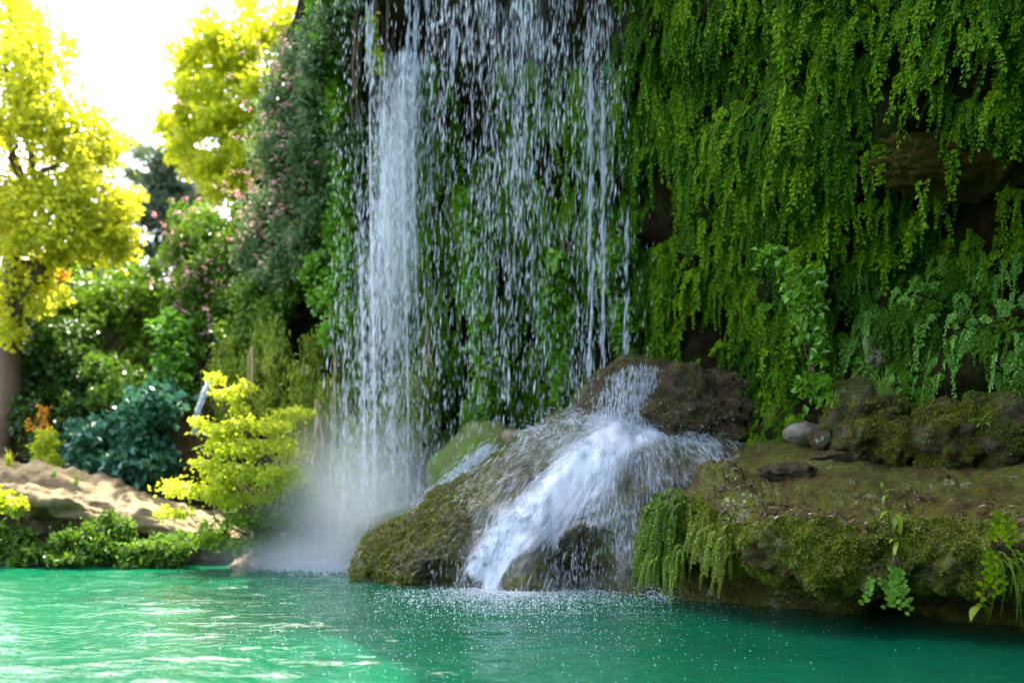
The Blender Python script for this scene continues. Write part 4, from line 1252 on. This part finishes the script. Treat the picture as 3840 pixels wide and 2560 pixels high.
def band(pts, width, gain):
    global wmask
    pts = np.array(pts, float)
    best = np.full((DU, DV), 1e9)
    for a, b_ in zip(pts[:-1], pts[1:]):
        ab = b_ - a
        t_ = np.clip(((dpx - a[0]) * ab[0] + (dpy - a[1]) * ab[1]) / (ab @ ab), 0, 1)
        dist = np.hypot(dpx - a[0] - t_ * ab[0], dpy - a[1] - t_ * ab[1])
        best = np.minimum(best, dist)
    wmask += gain * np.exp(-(best / width) ** 2)


band([(2420, 1610), (2280, 1650), (2150, 1760), (2020, 1880), (1900, 2010), (1800, 2130)], 52, 1.1)
band([(2350, 1640), (2250, 1800), (2080, 1960), (1930, 2060)], 45, 0.5)
band([(1900, 2080), (1850, 2190)], 22, 1.6)
band([(2420, 1620), (2600, 1650), (2740, 1720)], 60, 0.22)
band([(2360, 1680), (2130, 1960)], 230, 0.26)
band([(2000, 1640), (1800, 1880)], 90, 0.045)
band([(2080, 2030), (2350, 2060)], 45, 0.12)
wmask *= (vv[None] < 1.1) & (vv[None] > -0.03)
wveil = wmask.copy()
wmask *= np.clip(0.2 + 1.3 * (nz(DG.reshape(-1, 3) * [1, 1, 1], 2.2, 5, 77.0).reshape(DU, DV) + 0.25), 0.02, 1.8)
wsm = wmask.copy()
P, N = sample_grid(DG, 15000, weight=wmask ** 1.2)
N = np.where(N[:, 2:3] < 0, -N, N)
src = W(2330, 1600, 14.6)
D = unit(P - src) * 0.75 + np.array([-0.12, -0.25, -0.55])
D = unit(D - N * (D * N).sum(1, keepdims=True))
Pd = P + N * rng.uniform(0.0, 0.05, (len(P), 1))
V, F = drops(Pd, D + rng.normal(size=D.shape) * 0.10, rng.uniform(0.08, 0.34, len(P)), rng.gamma(1.5, 0.0021, len(P)).clip(0.001, 0.009))
tag(mesh_np('cascade', V, F, M_film, smooth=True), 'white sheet of water sliding down the mossy cascade rock into the pool', 'waterfall', kind='stuff')
n = 2600
t_ = rng.random(n)
P = np.array([W(a, b_, c) for a, b_, c in zip(1850 - 330 * t_ + rng.normal(0, 26, n), 1690 + 330 * t_ ** 1.15 + rng.normal(0, 22, n), 15.75 - 0.2 * t_ + rng.normal(0, 0.08, n))])
V, F = drops(P, np.array([[-0.6, -0.2, -0.6]]) + rng.normal(size=(n, 3)) * 0.15, rng.uniform(0.06, 0.22, n), rng.uniform(0.002, 0.008, n))
tag(mesh_np('cascade', V, F, M_foam, smooth=True), 'blurred white run of water between the cascade rock and the boulder behind', 'waterfall', kind='stuff')
# the silky veil itself: a film lying on the rock
jj = np.where((vv > -0.06) & (vv < 1.08))[0]
Gv = DG[:, jj].copy()
for _ in range(10):
    Gv[1:-1, 1:-1] = 0.2 * (Gv[1:-1, 1:-1] + Gv[2:, 1:-1] + Gv[:-2, 1:-1] + Gv[1:-1, 2:] + Gv[1:-1, :-2])
Nv = grid_normals(DG)[:, jj]
Nv = np.where(Nv[..., 2:3] < 0, -Nv, Nv)
Nv = grid_normals(Gv)
Nv = np.where(Nv[..., 2:3] < 0, -Nv, Nv)
Gv = Gv + Nv * (0.042 + 0.012 * nz(Gv.reshape(-1, 3), 2.0, 2, 3.0).reshape(Gv.shape[:2]))[..., None]
vf = grid_faces(DU, len(jj))
vf = vf[wveil[:, jj].ravel()[vf].max(1) > 0.05]
veil = mesh_np('cascade', Gv.reshape(-1, 3), vf, M_veil, smooth=True)
fa = np.arctan2(dpx[:, jj] - 2360, dpy[:, jj] - 1560)
fr_ = np.hypot(dpx[:, jj] - 2360, dpy[:, jj] - 1560) / 1000.0
at_ = veil.data.attributes.new('flow', 'FLOAT_VECTOR', 'POINT')
at_.data.foreach_set('vector', np.stack([fa, fr_, 0 * fa], -1).astype(np.float32).ravel())
at_ = veil.data.attributes.new('wet', 'FLOAT', 'POINT')
at_.data.foreach_set('value', np.clip(wveil[:, jj], 0, 1.3).astype(np.float32).ravel())
tag(veil, 'silky veil of white water lying over the mossy cascade rock', 'waterfall', kind='stuff')
# water sliding down the knob and splashing where it lands
n = 6500
P = np.array([W(a, b_, c) for a, b_, c in zip(2350 + rng.normal(0, 150, n), 1612 + rng.normal(0, 38, n), rng.normal(14.25, 0.18, n))])
V, F = drops(P, rand_dirs(n, (0, -0.2, 0.3)), rng.uniform(0.015, 0.05, n), rng.uniform(0.002, 0.007, n))
tag(mesh_np('spray', V, F, M_foam, smooth=True), 'white spray where the falling water strikes below the knob boulder', 'spray', kind='stuff')
n = 1700
t_ = rng.random(n) ** 0.8
ang = rng.normal(0, 1, n)
px = 2390 - 60 * t_ + ang * (60 + 60 * t_)
py = 1370 + 250 * t_ + 0.0025 * (px - 2400) ** 2
P = np.array([W(a, b_, c) for a, b_, c in zip(px, py, 14.25 - 0.35 * t_ + 0.25 * ang**2 * 0.3)])
V, F = drops(P, np.array([[-0.1, -0.25, -1.0]]) + rng.normal(size=(n, 3)) * 0.12, rng.uniform(0.05, 0.20, n), rng.uniform(0.0015, 0.006, n))
tag(mesh_np('cascade', V, F, M_foam, smooth=True), 'veil of water sliding off the knob boulder', 'waterfall', kind='stuff')
# drips under the dome's overhang
P = []
for px in np.concatenate([rng.uniform(1600, 2050, 12), rng.uniform(2050, 2520, 44)]):
    y0 = interp(px, [1480, 1800, 2050, 2200, 2400, 2520], [2080, 2050, 2080, 2020, 2010, 2110])
    y0 = y0 + rng.uniform(-10, 70)
    for q in range(rng.integers(4, 14)):
        P.append(W(px + rng.normal(0, 7), rng.uniform(y0, 2215), 12.9 if px > 1700 else 13.4))
P = np.array(P)
fall('waterfall', 'strings of drips falling from the lower edge of the cascade rock', P, rng.uniform(0.03, 0.14, len(P)), rng.uniform(0.002, 0.006, len(P)))


# foam and splashes on the pool
def splash(label, px, py, h, size):
    d = CAMZ * FPX / (py - HY)
    P = np.stack([(px - CX) / FPX * d, d, 0.02 + h], -1)
    n = len(P)
    V, F = drops(P, rand_dirs(n, (0, 0, 0.5)), size * rng.uniform(0.8, 2.6, n), size * rng.uniform(0.4, 1.0, n))
    return tag(mesh_np('foam', V, F, M_foam, smooth=True), label, 'foam', kind='stuff')


def foam_film(label, px0, px1, py0, py1, cx_, sx_, peak):
    m_, n_ = 120, 40
    V_ = np.zeros((n_, m_, 3))
    wt_ = np.zeros((n_, m_))
    for i_, y_ in enumerate(np.linspace(py0, py1, n_)):
        d_ = CAMZ * FPX / (y_ - HY)
        xs_ = np.linspace(px0, px1, m_)
        V_[i_] = np.stack([(xs_ - CX) / FPX * d_, np.full(m_, d_), np.full(m_, 0.035)], -1)
        f_ = (y_ - py0) / (py1 - py0)
        wt_[i_] = np.exp(-((xs_ - cx_) / sx_) ** 2) * np.exp(-((f_ - peak) / 0.3) ** 2)
    V_[..., 2] += nz(V_.reshape(-1, 3), 3.0, 3, 2.0).reshape(n_, m_) * 0.02
    o_ = mesh_np('foam', V_.reshape(-1, 3), grid_faces(n_, m_), M_foamfilm, smooth=True)
    at_ = o_.data.attributes.new('flow', 'FLOAT_VECTOR', 'POINT')
    at_.data.foreach_set('vector', V_.astype(np.float32).ravel())
    at_ = o_.data.attributes.new('wet', 'FLOAT', 'POINT')
    at_.data.foreach_set('value', wt_.astype(np.float32).ravel())
    return tag(o_, label, 'foam', kind='stuff')


foam_film('lacy foam spreading on the pool in front of the cascade rock', 1450, 2500, 2205, 2330, 1900, 300, 0.15)
foam_film('bright foam streak on the water under the misty plume', 850, 1420, 2108, 2165, 1200, 190, 0.35)
n = 9000
px = rng.normal(1930, 230, n)
px = np.where((px < 1400) | (px > 2560), rng.normal(1880, 120, n), px)
splash('white churning foam where the cascade meets the pool', px, 2216 + rng.gamma(1.3, 24, n), rng.exponential(0.022, n) * np.exp(-((px - 1900) / 330) ** 2), rng.gamma(2, 0.0026, n).clip(0.002, 0.014))
n = 4200
splash('foam line under the misty plume beyond the cascade rock', rng.normal(1190, 85, n), 2122 + rng.gamma(2, 5, n), rng.exponential(0.03, n), 0.016)
n = 5500
px = rng.normal(1750, 560, n)
splash('tiny splashes of drops dotted over the pool', px, np.clip(2140 + rng.gamma(1.5, 80, n), 2140, 2600), rng.exponential(0.008, n), 0.0055)
n = 260
splash('small splashes under the dripping moss at the end of the ledge', rng.normal(2470, 50, n), 2235 + rng.gamma(2, 6, n), rng.exponential(0.05, n), 0.010)


# ------------------------------------------------------------------ small things on the ledge
def leaf_shape(L, wd, curl=0.15, n=5):
    t_ = np.linspace(0, 1, n)
    w_ = wd * np.sin(np.pi * t_**0.85) * 0.5 + 0.001
    c = np.stack([0 * t_, L * t_, curl * L * np.sin(np.pi * t_) - 0.1 * L * t_**2], -1)
    e = np.stack([w_, 0 * t_, w_ * 0.35], -1)
    e2 = np.stack([-w_, 0 * t_, w_ * 0.35], -1)
    V = np.concatenate([c + e, c, c + e2])
    F = [[i, i + 1, n + i + 1, n + i] for i in range(n - 1)] + [[n + i, n + i + 1, 2 * n + i + 1, 2 * n + i] for i in range(n - 1)]
    return V, np.array(F)


lit = []
for i in range(6):
    V, F = leaf_shape(random.uniform(0.09, 0.15), random.uniform(0.022, 0.045), random.uniform(-0.1, 0.35))
    o = mesh_np('fallen_leaf', V, F, M_litter, tint=np.full(len(F), random.random()))
    lit.append(o.data)
    bpy.data.objects.remove(o)
cand = sample_grid(LG, 420, weight=((kk > 7.4) & (kk < 9.6))[None] * (lpx > 2680) * (lpx < 3830) * (np.abs(nz(LG.reshape(-1, 3), 1.2, 3, 71.0).reshape(LU, LV)) < 0.4))
Pl, Nl = cand
if Nl[:, 2].mean() < 0:
    Nl = -Nl
for i in range(290):
    o = bpy.data.objects.new('fallen_leaf', lit[i % 6])
    col.objects.link(o)
    q = Vector(Nl[i]).to_track_quat('Z', 'Y')
    o.rotation_euler = (q @ Vector((0, 0, 1)).to_track_quat('Z', 'Y').__class__((math.cos(i), 0, 0, math.sin(i)))).to_euler()
    o.location = Pl[i] + Nl[i] * 0.016
    s_ = random.uniform(0.5, 1.1)
    o.scale = (s_, s_, s_)
    a_ = PX(Pl[i])[0]
    where = 'on the mossy hump at the end of the ledge' if a_ < 2850 else 'in the litter between hump and leafy sprig' if a_ < 3250 else 'in the litter around the leafy sprig' if a_ < 3450 else 'in the litter towards the picture edge'
    tag(o, f"{'large' if s_ > 0.8 else 'small'} dark brown dead leaf lying {where}", 'leaf', f"{'large' if s_ > 0.8 else 'small'} dead leaves {where}")
for (px, py, lab) in [(3725, 1815, 'orange dead leaf lying alone on the smooth green ledge top'), (3690, 1865, 'curled orange leaf on the rim of the ledge near the picture edge'), (2750, 2035, 'single orange leaf on the moss of the ledge lip'), (3560, 1815, 'brown leaf with long stalk lying on the smooth ledge top')]:
    V, F = leaf_shape(0.13, 0.055, 0.3)
    o = mesh_np('fallen_leaf', V, F, M_litter if 'brown' in lab else M_orange, tint=np.full(len(F), 0.4))
    o.location = ledge_top(px, py) + np.array([0, -0.02, 0.03])
    o.rotation_euler = (0.35, 0.1, random.uniform(0.8, 2.2))
    tag(o, lab, 'leaf')


def sprig(label, base, stems, group=None, name='seedling', mat=None):
    """stems: list of (points, [(t, direction, L, W), ...])"""
    mat = mat or M_sprig
    o = thing(name, label, 'plant', base, group)
    for pts, lv in stems:
        pts = np.array(pts, float)
        tube('stem', pts, 0.006, 0.003, M_stem, o, 5)
        for (t_, dr, L, wd) in lv:
            i = min(int(t_ * (len(pts) - 1)), len(pts) - 2)
            f_ = t_ * (len(pts) - 1) - i
            a = pts[i] * (1 - f_) + pts[i + 1] * f_
            V, F = leaf_shape(L, wd, 0.12, 6)
            le = mesh_np('leaf', V, F, mat, o, smooth=True, tint=np.full(len(F), rng.random()))
            le.location = a
            le.rotation_euler = Vector(dr).to_track_quat('Y', 'Z').to_euler()
    return o


lp = ledge_top(3320, 1960) + np.array([0, -0.12, 0.05])
sprig('yellow-green leafy sprig with long pointed leaves drooping over the ledge lip', lp, [
    ([(0, 0, -0.18), (-0.02, -0.03, 0.0), (-0.06, -0.06, 0.16), (-0.10, -0.05, 0.30)], [(0.95, (-0.3, -0.5, 0.6), 0.09, 0.035), (0.85, (0.7, -0.4, 0.25), 0.12, 0.03), (0.8, (-0.3, -0.5, -0.7), 0.11, 0.03)]),
    ([(0, 0, -0.1), (0.02, -0.06, 0.06)], [(1.0, (-0.9, -0.4, -0.25), 0.2, 0.05), (0.95, (0.1, -0.5, -0.8), 0.23, 0.06), (0.9, (0.8, -0.4, -0.4), 0.22, 0.07), (0.8, (-0.2, -0.6, -0.6), 0.17, 0.06)]),
    ([(0.02, 0, -0.12), (0.05, -0.08, -0.22)], [(0.9, (0.9, -0.4, 0.05), 0.18, 0.04), (0.95, (-0.4, -0.5, -0.7), 0.22, 0.04), (0.8, (0.5, -0.5, -0.7), 0.2, 0.06), (0.85, (-0.8, -0.5, -0.1), 0.13, 0.04)])])


def maiden(label, base, L, spread, n, mat=M_fern2):
    o = thing('maidenhair_fern', label, 'fern', base)
    for q in range(n):
        x0 = (q / max(1, n - 1) - 0.5) * spread
        l_ = L * rng.uniform(0.7, 1.1)
        t_ = np.linspace(0, 1, 8)[:, None]
        pts = np.concatenate([x0 * t_ + rng.normal(0, 0.01, (8, 1)), -0.10 * np.sin(t_ * 1.8), -l_ * t_**1.2], 1)
        fr_ = tube('stalk', pts, 0.004, 0.002, M_root, o, 4)
        for k_ in range(11):
            tt = 0.3 + 0.7 * k_ / 10
            i = min(int(tt * 7), 6)
            a = pts[i] * (1 - (tt * 7 - i)) + pts[i + 1] * (tt * 7 - i)
            sd = 1 if k_ % 2 else -1
            s_ = 0.040 * rng.uniform(0.8, 1.2)
            an = np.linspace(-0.9, 0.9, 6)
            fan = np.concatenate([[[0, 0, 0]], np.stack([np.sin(an) * s_, -0.004 * np.ones(6) * rng.uniform(0, 3), -np.cos(an) * s_], -1)])
            rot = sd * rng.uniform(0.2, 0.8)
            ca, sa = math.cos(rot), math.sin(rot)
            fan = np.stack([fan[:, 0] * ca - fan[:, 2] * sa, fan[:, 1], fan[:, 0] * sa + fan[:, 2] * ca], -1) + a + [sd * 0.008, -0.004, 0]
            F = np.array([[0, i_, i_ + 1] for i_ in range(1, 6)])
            mesh_np('leaflet', fan, F, mat, fr_, tint=np.full(5, rng.uniform(0.4, 1)))
    return o


maiden('maidenhair fern with fan-shaped leaflets hanging below the leafy sprig', W(3350, 2075, 9.0), 0.52, 0.20, 6)
maiden('small creeping fern strand trailing to the side under the ledge lip', W(3280, 2130, 9.05), 0.28, -0.25, 2)
maiden('fern with round leaflets hanging from the ledge near the picture edge', W(3700, 2010, 8.75), 0.55, 0.22, 4, M_fern)
maiden('fern tuft high on the ledge rim at the picture edge', W(3740, 1890, 8.8), 0.35, 0.25, 4, M_fern)
sprig('drooping plant with two broad olive leaves hanging under the ledge on a bare stalk', W(3665, 2150, 9.0), [
    ([(-0.04, 0.12, 0.06), (0, 0, 0), (0.04, -0.02, -0.12), (0.03, -0.02, -0.28)], [(1.0, (-0.65, -0.3, -0.6), 0.2, 0.09), (0.95, (0.15, -0.3, -0.9), 0.2, 0.08), (0.9, (0.5, -0.3, -0.4), 0.13, 0.05)])], mat=M_mossleaf)
sprig('bright seedling with curled leaves standing on the ledge hump', ledge_top(2740, 1900) + np.array([0, -0.03, 0]), [
    ([(0, 0, -0.05), (-0.02, -0.02, 0.10), (0.03, -0.04, 0.16), (0.12, -0.05, 0.12)], [(0.6, (-0.8, -0.3, 0.2), 0.10, 0.03), (1.0, (0.3, -0.4, -0.9), 0.17, 0.06), (0.9, (0.7, -0.4, 0.1), 0.10, 0.03), (0.4, (-0.7, -0.5, -0.3), 0.09, 0.03)])])
sprig('lime-green seedling with narrow leaves on the mossy rock at the back', W(3680, 1590, 10.9), [
    ([(0, 0, -0.1), (0, -0.02, 0.02)], [(1.0, (-0.9, -0.3, 0.1), 0.2, 0.04), (1.0, (0.8, -0.4, 0.2), 0.18, 0.04), (1.0, (0.5, -0.3, 0.7), 0.18, 0.04), (1.0, (-0.4, -0.6, 0.3), 0.14, 0.04), (0.9, (0.2, -0.8, -0.2), 0.14, 0.04), (0.9, (-0.7, -0.5, -0.3), 0.12, 0.03)])])
sprig('thin bare stem standing at the end of the ledge before the cascade', ledge_top(2545, 1840) + np.array([0, 0, -0.03]), [
    ([(0, 0, 0), (-0.02, 0, 0.15), (-0.06, 0, 0.30), (-0.10, 0, 0.42)], [(0.6, (-0.6, -0.3, 0.5), 0.05, 0.012), (0.8, (0.5, -0.3, 0.5), 0.05, 0.012), (1, (-0.4, -0.2, 0.7), 0.04, 0.012)])])
o = thing('grass_tuft', 'long grass blades drooping from the ledge at the picture edge', 'grass', W(3770, 2090, 8.6))
for q in range(15):
    l_ = rng.uniform(0.3, 0.62)
    t_ = np.linspace(0, 1, 7)[:, None]
    ex = rng.uniform(-0.12, 0.18)
    c = np.concatenate([ex * t_, -0.16 * np.sin(t_ * 2.2), 0.12 * t_ - (l_ + 0.12) * t_**1.8], 1) + rng.normal(size=3) * [0.07, 0.03, 0.04]
    sd = np.array([[0.011, 0.003, 0]]) * (1 - 0.9 * t_)
    mesh_np('blade', np.concatenate([c + sd, c - sd]), np.array([[i, i + 1, i + 8, i + 7] for i in range(6)]), M_grass, o, tint=rng.random() * np.ones(6))
for (px, py, d, n, h, lab) in [(3310, 1480, 12.0, 34, 0.40, 'thin dry grass arching over the craggy boulder'), (3130, 1530, 12.4, 26, 0.32, 'grass tuft growing out of the side of the craggy boulder'), (2890, 1600, 13.4, 40, 0.42, 'bright grass tuft at the foot of the fern wall beside the knob boulder')]:
    grass_tuft(lab, W(px, py, d - 0.35), n, h, M_grass, None, 0.9, 0.008)


# ------------------------------------------------------------------ mist
def mist(label, c, r, dens):
    U, F = ICO[3]
    m, t, b, out = new_mat('mist_air')
    t.nodes.remove(b)
    pv = t.nodes.new('ShaderNodeVolumePrincipled')
    pv.inputs['Color'].default_value = (1.0, 1.0, 0.97, 1)
    pv.inputs['Anisotropy'].default_value = 0.0
    tc = t.nodes.new('ShaderNodeTexCoord')
    gr = t.nodes.new('ShaderNodeTexGradient')
    gr.gradient_type = 'QUADRATIC_SPHERE'
    t.links.new(tc.outputs['Object'], gr.inputs[0])
    t.links.new(mathn(t, 'MULTIPLY', gr.outputs['Fac'], dens), pv.inputs['Density'])
    t.links.new(pv.outputs[0], out.inputs['Volume'])
    o = mesh_np('mist', U, F, m, smooth=True)
    o.location = c
    o.scale = r
    return tag(o, label, 'mist', kind='stuff')


mist('white mist drifting at the foot of the plume behind the cascade rock', W(1330, 1960, 16.4), (2.3, 1.1, 2.3), 1.9)
mist('thin white spray hanging over the cascade rock', W(2250, 1690, 13.9), (1.3, 0.8, 0.6), 0.8)
mist('low white mist lying on the water along the far shore', W(1120, 2090, 16.0), (1.9, 0.8, 0.5), 1.7)
